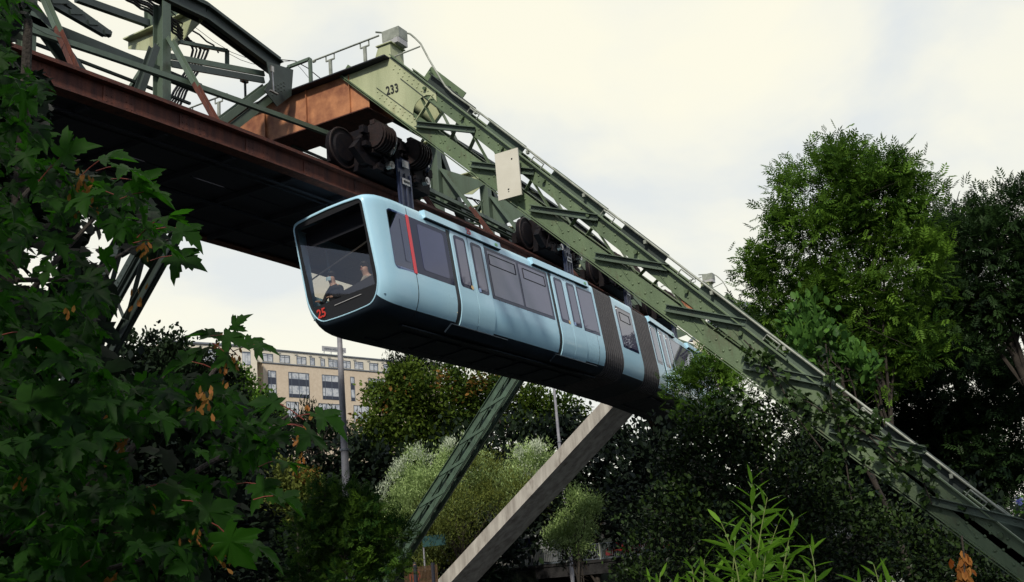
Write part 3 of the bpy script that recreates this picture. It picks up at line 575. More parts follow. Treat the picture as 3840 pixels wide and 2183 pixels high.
for pl in ([(520, 280), (640, 350), (850, 500), (1150, 690), (1210, 720)], [(450, 350), (700, 540), (930, 680), (1100, 745), (1260, 775)], [(880, 690), (1050, 780), (1200, 830), (1340, 850)], [(1405, 765), (1560, 775), (1760, 795), (1920, 885), (2060, 1000), (2165, 1080)], [(1440, 800), (1600, 806), (1720, 790)], [(1760, 820), (1840, 900), (1930, 1010)]):
    r = .012 if pl[0][0] in (520, 1405) else .006
    MB().tube([onY(*c7(x, y), 15.3) for x, y in pl], r, 5).build('wire', 'cable', CB, smooth=True)
CR = thing('cable_bundle', 'black cables looping between the posts of the right truss behind the slanting leg', 'cables', (24, 15.5, 11))
for k in range(5):
    P = []
    for xa, xb in zip([18.9, 21.2, 24., 26.9, 29.7, 32.5], [21.2, 24., 26.9, 29.7, 32.5, 35.4]):
        for t in (0, .2, .4, .6, .8):
            x = xa+(xb-xa)*t; P.append(V(x, yt(x)+2.35+.12*k, 11.25+.07*(k % 3)-.9*t*(1-t)*(.7+.15*k)))
    MB().tube(P, .016 if k % 2 else .024, 5).build('cable', 'cable', CR, smooth=True)
# ------------------------------------------------------------------ concrete strut and bridge
A0 = onX(1508, 1001, 46); B0 = onX(1539, 1011, 46); A1 = onX(1090, 1456, 46); B1 = onX(1128, 1456, 46)
dx = 2.6; up = norm(A0-A1); Ae = A0+up*.9; Be = B0+up*.9; Af = A1-up*2.2; Bf = B1-up*2.2
mb = MB(); D = V(dx, 0, 0); mb.loft([[Ae, Be, Be+D, Ae+D], [A0*.5+A1*.5, B0*.5+B1*.5, B0*.5+B1*.5+D, A0*.5+A1*.5+D], [Af, Bf, Bf+D, Af+D]])
tag(mb.build('concrete_strut', 'conc', org=Bf), 'stained grey concrete strut slanting down to the left below the train', 'concrete strut')
# ================================================================== THE TRAIN
TH = math.radians(6.5); CT, ST = math.cos(TH), math.sin(TH)
TRN = thing('suspended_train', 'pale blue suspended monorail train numbered 25 hanging from the rail below the green frame', 'train', (28, 13.05, 5.2))
class Sec:
    def __init__(s, x, y, yaw): s.o = V(x, y, 8.65); s.a = V(math.cos(yaw), math.sin(yaw), 0); l0 = V(-math.sin(yaw), math.cos(yaw), 0); z = V(0, 0, 1); s.l = CT*l0-ST*z; s.d = -ST*l0-CT*z
    def __call__(s, x, e, d): return s.o+s.a*x+s.l*e+s.d*d
S1 = Sec(0, 13.05, 0); S2 = Sec(27.8, 13.17, .07); S3 = Sec(31.0, 13.42, .125)
def side_e(d):
    if d < 1.19: t = (1.19-d)/.16; return 1.05-.16*(1-math.sqrt(max(0, 1-t*t)))
    if d <= 2.85: return 1.05
    t = min(1, (d-2.85)/.72); return 1.05-.45*(1-math.sqrt(max(0, 1-t*t)))
DS = [1.03, 1.05, 1.08, 1.13, 1.19, 1.30, 1.37, 1.9, 2.58, 2.85, 3.0, 3.15, 3.28, 3.38, 3.46, 3.52, 3.555, 3.57]
def ringpts():
    L = [(-side_e(d), d) for d in DS]                      # near side, top to bottom
    B = [(-.3, 3.585), (0, 3.59), (.3, 3.585)]
    Rr = [(side_e(d), d) for d in reversed(DS)]
    T = [(.5, 1.0), (0, .985), (-.5, 1.0)]
    return L+B+Rr+T
RP = ringpts(); NS = len(DS)
def shell(sec, xs, skip=lambda xm, k: False, nose=0):
    """xs list of (x, escale, dtop, dbot, tilt)"""
    mb = MB(); rings = []
    for x, es, dt, db, tl in xs:
        rings.append([sec(x+(dt+(d-1.03)/2.54*(db-dt)-dt)*tl*nose, e*es, dt+(d-1.03)/2.54*(db-dt)) for e, d in RP])
    n = len(RP); v = [p for R in rings for p in R]; f = []
    for i in range(len(rings)-1):
        for k in range(n):
            if skip((xs[i][0]+xs[i+1][0])/2, k): continue
            f.append((i*n+k, (i+1)*n+k, (i+1)*n+(k+1) % n, i*n+(k+1) % n))
    mb.v = [tuple(p) for p in v]; mb.f = f
    return mb, rings
def isbelly(k): return 12 <= k <= NS*2+3-13
def strip(sec, x0, x1, d0, d1, off=.008, th=.02, side=-1, n=10, rc=0):
    """a panel that follows the body side between d0 and d1"""
    mb = MB(); ds = sorted(set([d0, d1]+[d for d in list(np.linspace(2.85, 3.57, 12))+[1.19, 1.1] if d0 < d < d1])); outer = []; inner = []
    for x in (x0, x1):
        outer.append([sec(x, side*(side_e(d)+off), d+(off*.8 if d > 3.3 else 0)) for d in ds]); inner.append([sec(x, side*(side_e(d)+off-th), d) for d in ds])
    n = len(ds); v = outer[0]+outer[1]+inner[0]+inner[1]; f = []
    for i in range(n-1): f += [(i, i+1, n+i+1, n+i), (2*n+i, 3*n+i, 3*n+i+1, 2*n+i+1), (i, 2*n+i, 2*n+i+1, i+1), (n+i, n+i+1, 3*n+i+1, 3*n+i)]
    f += [(0, n, 3*n, 2*n), (n-1, 3*n-1, 4*n-1, 2*n-1)]
    return mb.add(v, f)
def rpanel(sec, x0, x1, d0, d1, off, th=.012, r=.06, side=-1, corners=(1, 1, 1, 1), sk=0):
    """flat rounded-corner panel on the straight part of the side"""
    pts = []
    for (cx, cd, a0, c) in ((x0+r, d0+r, 180, 0), (x1-r, d0+r, 270, 1), (x1-r, d1-r, 0, 2), (x0+r, d1-r, 90, 3)):
        if corners[c]: pts += [(cx+r*math.cos(math.radians(a0+t)), cd+r*math.sin(math.radians(a0+t))) for t in (0, 22, 45, 68, 90)]
        else: pts.append(((x0, d0), (x1, d0), (x1, d1), (x0, d1))[c])
    mb = MB(); nrm = sec(0, 1, 0)-sec(0, 0, 0)
    mb.prism([sec(x+sk*(d-d0), side*(1.05+off), d) for x, d in pts], -side*nrm*th); return mb
# section 1 shell with cab windows open on both sides, saloon windows open on the far side
WX = (16.80, 18.90)
def skip1(xm, k):
    near = 6 <= k < 8; kk = 2*NS+3-1-k-1; far = 6 <= kk < 8
    if near and WX[0] < xm < WX[1]: return True
    if far and any(a < xm < b for a, b in ((16.8, 17.4), (17.5, 18.9), (19.2, 20.4), (20.6, 22.0), (22.2, 23.5), (24.0, 25.2))): return True
    return False
bx = [17.4, 17.5, 18.9, 19.2, 20.4, 20.6, 22.0, 22.2, 23.5, 24.0, 25.2, 26.4]
xs1 = [(16.23, .84, 1.20, 3.34, .093), (16.235, .865, 1.165, 3.385, .093), (16.26, .885, 1.14, 3.42, .093), (16.33, .915, 1.11, 3.46, .085), (16.45, .945, 1.085, 3.50, .07), (16.60, .968, 1.06, 3.53, .05), (16.80, .985, 1.045, 3.55, .02), (17.0, .993, 1.035, 3.56, 0), (17.2, 1, 1.03, 3.57, 0)]+[(x, 1, 1.03, 3.57, 0) for x in bx]
mb, rings = shell(S1, xs1, skip1, nose=1)
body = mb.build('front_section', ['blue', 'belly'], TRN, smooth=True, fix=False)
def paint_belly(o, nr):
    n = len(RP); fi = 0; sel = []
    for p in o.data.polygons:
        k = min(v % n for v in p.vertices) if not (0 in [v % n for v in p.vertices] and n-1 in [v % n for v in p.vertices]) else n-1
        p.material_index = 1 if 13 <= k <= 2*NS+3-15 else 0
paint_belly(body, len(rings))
# windscreen
rim = rings[0]; cen = sum(rim)/len(rim)
def shr(P, f, g=None): return [cen+(p-cen)*f for p in P]
inw = V(.012, 0, 0)
g0 = [p+inw for p in shr(rim, .998)]
clear = []
for (e, d), p in zip(RP, rim):
    es = max(-.80, min(.80, e*.84)); dd = 1.20+(d-1.03)/2.54*2.14; dd = max(1.30, min(2.98, dd)); clear.append(S1(16.23+(dd-1.2)*.093+.012, es*(.96 if dd > 2.4 else 1), dd))
n = len(rim); mb = MB(); mb.add(g0+clear, [(k, (k+1) % n, n+(k+1) % n, n+k) for k in range(n)]); ws = mb.build('windscreen_border', 'rubber', TRN)
mb = MB(); mb.add(clear, [tuple(range(n))]); mb.build('windscreen', 'wind', TRN)
mb = MB(); mb.tube([p+V(-.004, 0, 0) for p in rim]+[rim[0]+V(-.004, 0, 0)], .014, 6, cap=False); mb.build('windscreen_rim', 'blue', TRN, smooth=True)
wz = lambda e, d: S1(16.23+(d-1.2)*.093-.004, e, d)
textobj('front_number', '25', .25, 'redd', TRN, wz(.60, 3.16), V(0, -1, .11), V(-.09, .1, 1), .003, .9, off=.006)
mb = MB(); mb.bar(wz(.25, 3.10), wz(-.42, 3.08), .008, .012); mb.build('wiper', 'plate', TRN)
# cab and saloon interior
IN = lambda e, d, x: S1(x, e, d)
mb = MB()
mb.add([S1(16.5, -.9, 3.2), S1(26.3, -.98, 3.2), S1(26.3, .98, 3.2), S1(16.5, .9, 3.2)], [(0, 1, 2, 3)]); mb.build('floor', 'seatm', TRN)
mb = MB(); mb.add([S1(16.4, -.85, 1.28), S1(26.3, -.95, 1.28), S1(26.3, .95, 1.28), S1(16.4, .85, 1.28)], [(0, 3, 2, 1)]); mb.add([S1(16.62, -.9, 1.28), S1(16.62, .9, 1.28), S1(16.62, .9, 1.62), S1(16.62, -.9, 1.62)], [(0, 1, 2, 3)]); mb.build('ceiling', 'under', TRN)
mb = MB(); mb.prism([S1(18.95, -1.0, 1.28), S1(18.95, -.15, 1.28), S1(18.95, -.15, 3.2), S1(18.95, -1.0, 3.2)], V(.03, 0, 0)); mb.prism([S1(18.97, .35, 1.28), S1(18.97, 1.0, 1.28), S1(18.97, 1.0, 3.2), S1(18.97, .35, 3.2)], V(.03, 0, 0)); mb.build('cab_bulkhead', 'inner', TRN)
mb = MB(); mb.prism([S1(16.45, -.78, 2.75), S1(16.45, .1, 2.86), S1(16.45, .1, 3.2), S1(16.45, -.8, 3.2)], V(.42, 0, 0)); mb.build('driver_desk', 'seatm', TRN)
mb = MB(); mb.tube([S1(16.5, .80, 2.35), S1(16.5, -.70, 2.02)], .016, 6); mb.build('sun_blind_rail', 'steel', TRN)
mb = MB(); mb.tube([S1(16.62, -.72, 1.98), S1(16.62, -.72, 2.2)], .06, 8); mb.build('fire_extinguisher', 'redc', TRN)
for a, b in ((16.8, 17.4), (17.5, 18.9), (19.2, 20.4), (20.6, 22.0), (22.2, 23.5), (24.0, 25.2)):
    strip(S1, a-.02, b+.02, 1.36, 2.60, .002, .006, side=1).build('far_window', 'farpane', TRN)
def seat(x, e, f):
    r = thing('seat', None, None); r.parent = TRN; r.location = (0, 0, 0); ORG[r.name] = ORG[TRN.name]
    for k in ('label', 'category'):
        if k in r: del r[k]
    mb = MB(); mb.prism([S1(x, e-.2, 3.06), S1(x, e+.2, 3.06), S1(x+.40, e+.2, 3.08), S1(x+.40, e-.2, 3.08)], V(0, 0, -.08)); mb.build('cushion', 'seatm', r)
    mb = MB(); mb.prism([S1(x+.38, e-.19, 3.08), S1(x+.38, e+.19, 3.08), S1(x+.48, e+.17, 2.62), S1(x+.48, e-.17, 2.62)], V(.05, 0, 0)); mb.build('backrest', 'seatm', r)
seat(16.95, .62, 1); seat(17.2, -.12, 1) 
# near-side glazing of section 1
def sticker(sec, x, d, w, h, m, name='sticker'):
    rpanel(sec, x, x+w, d, d+h, .016, .004, min(w, h)*.45).build(name, m, TRN)
p = rpanel(S1, 16.80, 17.45, 1.34, 2.62, .004, .012, .10, corners=(1, 0, 0, 1)).build('cab_side_window', 'nearpane', TRN)
for a, b, m in ((17.20, 17.40, 'nearpane'),): rpanel(S1, a, b, 1.48, 2.42, .010, .006, .03).build('pane', m, p)
rpanel(S1, 17.45, 17.545, 1.33, 2.63, .012, .014, .01).build('red_stripe', 'red', TRN)
p = rpanel(S1, 17.55, 18.96, 1.34, 2.60, .004, .012, .02, corners=(0, 1, 1, 0)).build('saloon_window', 'glassd', TRN); rpanel(S1, 17.83, 18.80, 1.44, 2.48, .010, .006, .07).build('pane', 'panef', p)
def seam(sec, x, d0=1.03, d1=3.5, w=.016): strip(sec, x, x+w, d0, d1, .003, .02).build('panel_seam', 'rubber', TRN)
seam(S1, 17.50, 1.05, 1.33); seam(S1, 17.50, 2.63, 3.50); seam(S1, 26.02, 1.1, 3.4, .008)
def doorset(sec, x0, num=None):
    # black pillar shadow gap, two leaves, gutter above
    strip(sec, x0-.14, x0+.0, 1.36, 3.50, -.030, .02).build('door_reveal', 'rubber', TRN)
    strip(sec, x0-.13, x0-.002, 1.28, 3.53, .005, .03).build('door_seal', 'rubber', TRN)
    for i in (0, 1):
        a = x0+.01+i*.715; d = strip(sec, a, a+.69, 1.20, 3.545, .022, .05); L = d.build('door', 'bluel', TRN, smooth=True)
        w0 = a+.10 if i == 0 else a+.09; rpanel(sec, w0, w0+.48, 1.34, 2.56, .026, .008, .08).build('window_frame', 'glassd', L); rpanel(sec, w0+.07, w0+.41, 1.42, 2.48, .030, .005, .05).build('pane', 'pane', L)
        if i == 0: rpanel(sec, a+.50, a+.60, 2.46, 2.56, .034, .004, .048).build('sticker', 'yelst', L)
        else: rpanel(sec, a+.11, a+.20, 2.46, 2.55, .034, .004, .01).build('sticker', 'bluest', L)
    strip(sec, x0+.703, x0+.722, 1.2, 3.54, .012, .03).build('door_gap', 'rubber', TRN)
    strip(sec, x0+1.43, x0+1.445, 1.3, 3.53, .004, .02).build('panel_seam', 'rubber', TRN)
    mb = MB(); mb.prism([sec(x0-.98, -.99, 1.045), sec(x0-.98, -1.115, 1.065), sec(x0-.98, -1.128, 1.235), sec(x0-.98, -1.03, 1.247)], sec(3.16, 0, 0)-sec(0, 0, 0)); g = mb.build('door_rail_cover', 'blue', TRN)
    mb = MB(); mb.prism([sec(x0-.95, -1.035, 1.248), sec(x0+2.15, -1.035, 1.248), sec(x0+2.15, -1.10, 1.24), sec(x0-.95, -1.10, 1.24)], sec(0, 0, .012)-sec(0, 0, 0)); mb.build('cover_underside', 'belly', TRN)
    rpanel(sec, x0+1.9, x0+2.02, 1.135, 1.20, .085, .003, .01).build('sticker', 'greenst', TRN)
    mb = MB(); mb.prism([sec(x0-.45, -.98, 3.47), sec(x0-.45, -.78, 3.60), sec(x0+1.9, -.78, 3.60), sec(x0+1.9, -.98, 3.47)], sec(0, -.02, .03)-sec(0, 0, 0)); mb.build('door_step', 'belly', TRN)
    if num: textobj('side_number', num, .20, 'red', TRN, sec(x0+.74, -1.134, 1.145), sec(1, 0, 0)-sec(0, 0, 0), sec(0, .07, -1)-sec(0, 0, 0), .004, 1.0, off=.003)
doorset(S1, 19.10, '25'); doorset(S1, 23.83)
p = rpanel(S1, 20.56, 23.62, 1.30, 2.58, .004, .012, .02).build('saloon_window', 'glassd', TRN)
for a, b in ((20.66, 22.02), (22.12, 23.5)): rpanel(S1, a, b, 1.38, 2.50, .010, .005, .03).build('pane', 'pane', p)
for a, b in ((20.70, 21.92), (22.30, 23.42)):
    mb = MB(); z = [S1(a, -1.067, 1.46), S1(b, -1.067, 1.46), S1(b, -1.067, 1.72), S1(a, -1.067, 1.72)]
    for i in range(4): mb.bar(z[i], z[(i+1) % 4], .006, .014, (0, 1, 0))
    mb.build('vent_frame', 'rubber', p)
p = rpanel(S1, 25.28, 26.26, 1.32, 2.58, .004, .012, .02).build('saloon_window', 'glassd', TRN); rpanel(S1, 25.34, 26.2, 1.38, 2.5, .010, .005, .03).build('pane', 'pane', p)
# bellows
def bellow(seca, xa, secb, xb, n=11):
    mb = MB(); rr = []
    n = 9; seq = []
    for i in range(n): seq += [(i/n, 1.), ((i+.52)/n, 1.), ((i+.60)/n, .93), ((i+.92)/n, .93)]
    seq.append((1., 1.))
    for t, k in seq:
        R = []
        for e, d in RP: a = seca(xa, e*k, 2.3+(d-2.3)*k); b = secb(xb, e*k, 2.3+(d-2.3)*k); R.append(a*(1-t)+b*t)
        rr.append(R)
    mb.loft(rr); o = mb.build('bellows', ['bellow', 'rubber'], TRN, fix=False); nn = len(RP)
    for fi, p in enumerate(o.data.polygons): p.material_index = 1 if fi < nn*(len(seq)-1) and (fi//nn) % 4 in (1, 2) else 0  # pleat valleys go black: crease shade painted by material
    return o
bellow(S1, 26.4, S2, 0); 
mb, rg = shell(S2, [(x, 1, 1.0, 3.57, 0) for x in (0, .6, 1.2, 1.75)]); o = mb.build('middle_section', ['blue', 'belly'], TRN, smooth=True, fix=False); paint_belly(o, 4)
p = rpanel(S2, .22, 1.55, 1.32, 2.60, .004, .012, .04).build('saloon_window', 'glassd', TRN); rpanel(S2, .28, 1.49, 1.38, 2.52, .010, .005, .03).build('pane', 'pane', p)
mb = MB(); z = [S2(.45, -1.067, 1.48), S2(1.3, -1.067, 1.48), S2(1.3, -1.067, 1.74), S2(.45, -1.067, 1.74)]
for i in range(4): mb.bar(z[i], z[(i+1) % 4], .006, .014, (0, 1, 0))
mb.build('vent_frame', 'rubber', p)
bellow(S2, 1.75, S3, 0)
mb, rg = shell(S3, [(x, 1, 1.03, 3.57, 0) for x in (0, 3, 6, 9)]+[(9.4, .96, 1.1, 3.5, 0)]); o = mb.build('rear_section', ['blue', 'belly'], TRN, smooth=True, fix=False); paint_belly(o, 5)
MB().add(rg[-1], [tuple(range(len(RP)))]).build('rear_wall', 'belly', TRN)
p = rpanel(S3, .15, .78, 1.34, 2.58, .004, .012, .03).build('saloon_window', 'glassd', TRN); rpanel(S3, .2, .72, 1.4, 2.5, .010, .005, .03).build('pane', 'pane', p)
doorset(S3, 1.05); doorset(S3, 6.2)
p = rpanel(S3, 2.55, 5.9, 1.32, 2.58, .004, .012, .03).build('saloon_window', 'glassd', TRN)
for a, b in ((2.62, 4.1), (4.2, 5.8)): rpanel(S3, a, b, 1.38, 2.5, .010, .005, .03).build('pane', 'pane', p)
for sec, xa, xb in ((S1, 17.4, 26.4), (S3, .0, 9)):
    mb = MB(); mb.bar(sec(xa, -.55, 3.605), sec(xb, -.55, 3.605), .10, .03, (0, 0, 1)); mb.bar(sec(xa, .35, 3.60), sec(xb, .35, 3.60), .05, .03); mb.build('underbody_rail', 'belly', TRN)
for k in range(7):
    x = 17.8+1.22*k; mb = MB(); mb.prism([S1(x, -.34, 3.60), S1(x+1.02, -.34, 3.60), S1(x+1.02, .44, 3.60), S1(x, .44, 3.60)], S1(0, 0, .012)-S1(0, 0, 0))
    for u, v in ((.06, -.28), (.96, -.28), (.06, .38), (.96, .38)): mb.cyl(S1(x+u, v, 3.61), S1(x+u, v, 3.63), .02, n=6)
    mb.build('belly_hatch', 'belly', TRN)
# roof hose ribbon behind the nose
mb = MB()
for k in range(24): mb.cyl(S1(17.7+.06*k, -.55, .985), S1(17.7+.06*k+.03, -.55, .985), .05, n=8)
mb.build('roof_hose', 'rubber', TRN)
# ------------------------------------------------------------------ bogies
def fan(mb, c, ax, r, n=14):
    ax = norm(ax); a = norm(np.cross(ax, [0, 0, 1])); b = np.cross(ax, a)
    for k in range(n):
        t = 2*math.pi*k/n; u = a*math.cos(t)+b*math.sin(t); mb.bar(c+u*r*.25, c+u*r*.95, .012, .035, ax)
    pts = [c+(a*math.cos(2*math.pi*k/n)+b*math.sin(2*math.pi*k/n))*r for k in range(n+1)]; mb.tube(pts, .016, 5, cap=False); mb.cyl(c-ax*.03, c+ax*.03, r*.3, n=10)
def bogie(x, full=True):
    y0 = yt(x); sl = 2*KC*(x-21.6); B = thing('bogie', None, None); del_keys(B); B.parent = TRN; ORG[B.name] = ORG[TRN.name]
    a = norm(V(1, sl, 0)); l = norm(V(-sl, 1, 0)); z = V(0, 0, 1); ax = np.array([a, l, z])
    Q = lambda u, v, w: V(x, y0, 8.7)+a*u+l*v+z*w
    for u in (-1.05, 1.05):
        mb = MB(); mb.cyl(Q(u, -.06, .46), Q(u, .06, .46), .44, n=28); mb.cyl(Q(u, -.10, .46), Q(u, -.05, .46), .30, .34, n=24); w = mb.build('wheel', 'black', B, smooth=True)
        mb = MB(); pts = [Q(u+.44*math.cos(t), -.065, .46+.44*math.sin(t)) for t in np.linspace(0, 2*math.pi, 29)]; mb.tube(pts, .022, 5, cap=False); mb.build('tyre_edge', 'brown', w, smooth=True)
    mb = MB(); mb.box(Q(0, -.42, .42), 2.1, .16, .30, ax); mb.box(Q(0, .34, .42), 2.1, .14, .30, ax); mb.box(Q(0, -.1, .55), .8, .7, .42, ax)
    mb.prism([Q(-1.25, -.50, .30), Q(-.9, -.50, .05), Q(1.0, -.50, .02), Q(1.35, -.50, .35), Q(1.2, -.50, .66), Q(.3, -.50, .78), Q(-.9, -.50, .70)], l*.16)
    mb.prism([Q(-.75, -.46, .0), Q(1.45, -.46, -.05), Q(1.55, -.46, .45), Q(1.35, -.46, .95), Q(.2, -.46, 1.02), Q(-.7, -.46, .95)], l*.5)
    mb.prism([Q(.75, -.56, .25), Q(1.25, -.56, .2), Q(1.3, -.56, .85), Q(.75, -.56, .9)], l*.2)
    for k in range(30): q = Q(rng.uniform(-1.0, 1.4), -.52-.05*rng.random(), rng.uniform(.0, .95)); mb.box(q, rng.uniform(.06, .25), .12, rng.uniform(.05, .2), ax)
    for k in range(6): mb.tube([Q(rng.uniform(-1, 1), -.5, .85), Q(rng.uniform(-1, 1), -.62, .5), Q(rng.uniform(-1, 1), -.5, .0)], .018, 5)
    mb.build('bogie_frame', 'black', B)
    for u in (-.55, .75):
        mb = MB(); c = Q(u, -.66, .66)
        for k in range(11): mb.cyl(c+a*(-.24)+l*0+a*.0+z*0+l*(-.0)+a*(.045*k), c+a*(-.24+.045*k+.025), .31 if k % 2 else .27, n=16)
        mb.box(c+z*.30, .5, .12, .10, ax); mb.build('motor', 'brown', B)
        mb = MB(); fan(mb, c+a*.40, a+l*-.55, .27); mb.build('fan_wheel', 'blued' if u > 0 else 'steel', B)
        mb = MB(); mb.cyl(Q(u+.3, -.72, .12), Q(u+.3, -.60, .12), .09, n=14); mb.cyl(Q(u+.3, -.74, .12), Q(u+.3, -.72, .12), .05, n=12); mb.build('axle_cap', 'steel', B)
    # hanger arm down to the roof
    mb = MB(); pr = [(-.20, .45), (.28, .45), (.24, -.35), (.34, -1.0), (-.12, -1.0), (-.16, -.3)]
    mb.prism([Q(u+.25, -.62, w) for u, w in pr], l*.05)
    for u in (-.10, .08, .26): mb.bar(Q(u+.22, -.645, .1), Q(u+.27, -.645, -.95), .025, .04, tuple(a))
    mb.prism([Q(.13, -.62, -.7), Q(.59, -.62, -.7), Q(.59, -.2, -1.02), Q(.13, -.2, -1.02)], z*-.06)
    mb.build('hanger_arm', 'blued', B)
    MB().box(Q(.28, -.68, .30), .22, .012, .16, ax).build('data_plate', 'plate', B); MB().box(Q(.28, -.68, -.12), .26, .012, .14, ax).build('data_plate', 'plate', B)
    mb = MB()
    for k in range(5): mb.box(Q(.19+.045*k, -.69, -.12), .03, .006, .05, ax)
    tag(mb.build('plate_lettering', 'ink', B), 'row of dark marks on the lower plate')
def del_keys(o):
    for k in ('label', 'category', 'group', 'kind'):
        if k in o: del o[k]
for x in (18.15, 26.1, 30.9, 36.6): bogie(x)
# ------------------------------------------------------------------ people (continuous skinned bodies)
def person(name, label, X, skinm, parts, loc):
    """parts: joints dict name -> (pos, radius), edges"""
    J, E, root = parts; me = bpy.data.meshes.new(name); names = list(J); o0 = V(*loc)
    me.from_pydata([tuple(V(*J[k][0])-o0) for k in names], [(names.index(a), names.index(b)) for a, b in E], [])
    o = bpy.data.objects.new(name, me); COL.objects.link(o); o.location = loc
    sk = o.modifiers.new('skin', 'SKIN'); ss = o.modifiers.new('sub', 'SUBSURF'); ss.levels = 1; ss.render_levels = 1
    for i, k in enumerate(names): me.skin_vertices[0].data[i].radius = (J[k][1],)*2; me.skin_vertices[0].data[i].use_root = (k == root)
    bpy.context.view_layer.update(); dg = bpy.context.evaluated_depsgraph_get(); m2 = bpy.data.meshes.new_from_object(o.evaluated_get(dg))
    o.modifiers.clear(); o.data = m2; m2.materials.clear()
    for m in skinm[0]: m2.materials.append(MT[m])
    m2.polygons.foreach_set('use_smooth', [True]*len(m2.polygons)); 
    for p in m2.polygons: p.material_index = skinm[1](p.center+Vector(loc), p)
    ORG[o.name] = o0; return tag(o, label, 'person')
def seated(x, e, d, top, label, lean=0, near=False, sc=1.0, mask=False, coat='cloth'):
    p = lambda dx, de, dd: tuple(S1(x+dx*sc, e+de*sc, d-dd*sc))
    J = dict(pel=(p(.12, 0, .06), .15), sp=(p(.14+lean, 0, .30), .15), ch=(p(.12+lean*1.6, 0, .47), .165), nk=(p(.10+lean*1.8, 0, .62), .055), hd=(p(.06+lean*2, 0, .72), .085), hd2=(p(.06+lean*2, 0, .80), .09))
    E = [('pel', 'sp'), ('sp', 'ch'), ('ch', 'nk'), ('nk', 'hd'), ('hd', 'hd2')]
    for s, q in ((-1, 'l'), (1, 'r')):
        J['sh'+q] = (p(.12+lean*1.6, s*.17, .51), .062); J['el'+q] = (p(.0, s*.25, .26), .045); J['wr'+q] = (p(-.20, s*.17, .24), .032); J['ha'+q] = (p(-.27, s*.15, .235), .03)
        J['hi'+q] = (p(.10, s*.10, .04), .085); J['kn'+q] = (p(-.32, s*.13, .09), .065); J['an'+q] = (p(-.33, s*.12, -.12), .042); J['to'+q] = (p(-.43, s*.12, -.13), .035)
        E += [('ch', 'sh'+q), ('sh'+q, 'el'+q), ('el'+q, 'wr'+q), ('wr'+q, 'ha'+q), ('pel', 'hi'+q), ('hi'+q, 'kn'+q), ('kn'+q, 'an'+q), ('an'+q, 'to'+q)]
    hz = S1(x, e, d-.64*sc); kz = V(*p(-.05, 0, .12)); zn = V(*p(.1, 0, .60))[2]
    def mi(c, pl):
        if c.z > zn: return 0
        hp = [V(*J['ha'+q][0]) for q in 'lr']
        if min(np.linalg.norm(V(*c)-h) for h in hp) < .06: return 0
        return 2 if (c.z < kz[2]+.06 and c.x < kz[0]+.05) else 1
    o = person('person', label, x, (['skin', coat, 'jeans'], mi), (J, E, 'pel'), p(.12, 0, 0))
    c = V(*J['hd2'][0]); hb = MB()
    for i in range(7):
        t0 = math.pi*(.5-i/12.) if False else i/6*math.pi*.62
        pass
    rings = []
    for i in range(6):
        t = .02+i/5*1.75; rings.append([c+V(.018+math.sin(t)*.105*math.cos(u)*(1.0 if math.cos(u) > 0 else .80), math.sin(t)*.092*math.sin(u), .03+math.cos(t)*.10-(.0 if math.cos(u) > -.3 else -.055*max(0, t-.8))) for u in np.linspace(0, 2*math.pi, 14, endpoint=False)])
    hb.loft(rings); hb.build('hair', 'hair', o, smooth=True)
    f = c+V(-.088, 0, -.02); fb = MB(); fb.dome(f+V(.0, .03, .02), (-1, 0, 0), .010); fb.dome(f+V(.0, -.03, .02), (-1, 0, 0), .010); fb.build('eyes', 'ink', o)
    fb = MB(); fb.add([f+V(-.022, 0, -.012), f+V(.01, .016, -.022), f+V(.01, -.016, -.022), f+V(.005, 0, .025)], [(0, 1, 2), (0, 2, 3), (0, 3, 1)]); fb.build('nose', 'skin', o)
    if mask:
        mbk = MB(); g = [[f+V(-.020+.55*yy*yy*9+abs(zz)*.15, yy, -.035+zz) for yy in np.linspace(-.062, .062, 7)] for zz in np.linspace(.025, -.055, 5)]; mbk.loft(g, closed=False, cap=False); mbk.build('face_mask', 'mask', o, smooth=True)
    else:
        mbk = MB(); mbk.bar(f+V(-.005, -.02, -.05), f+V(-.005, .02, -.05), .012, .006); mbk.build('mouth', 'redc', o)
    # five separate fingers on each hand
    fg = MB()
    for q in 'lr':
        h = V(*J['ha'+q][0]); s = -1 if q == 'l' else 1
        for k in range(4): a = h+V(-.02, (k-1.5)*.019, 0); L = (.052, .062, .058, .045)[k]; fg.tube([a, a+V(-L*.6, 0, -.004), a+V(-L, 0, -.028)], [.009, .0085, .006], 6)
        a = h+V(.0, -s*.028, 0); fg.tube([a, a+V(-.025, -s*.02, -.008), a+V(-.048, -s*.02, -.02)], [.010, .009, .006], 6)
    fg.build('fingers', 'skin', o, smooth=True)
    return o
seated(16.85, .62, 3.05, 0, 'person in a dark jacket and light blue face mask sitting behind the train windscreen', mask=True, sc=1.0)
seated(17.10, -.12, 3.05, 0, 'person in an off white shirt sitting at the driver desk behind the windscreen', lean=-.05, coat='shirt', sc=1.0)
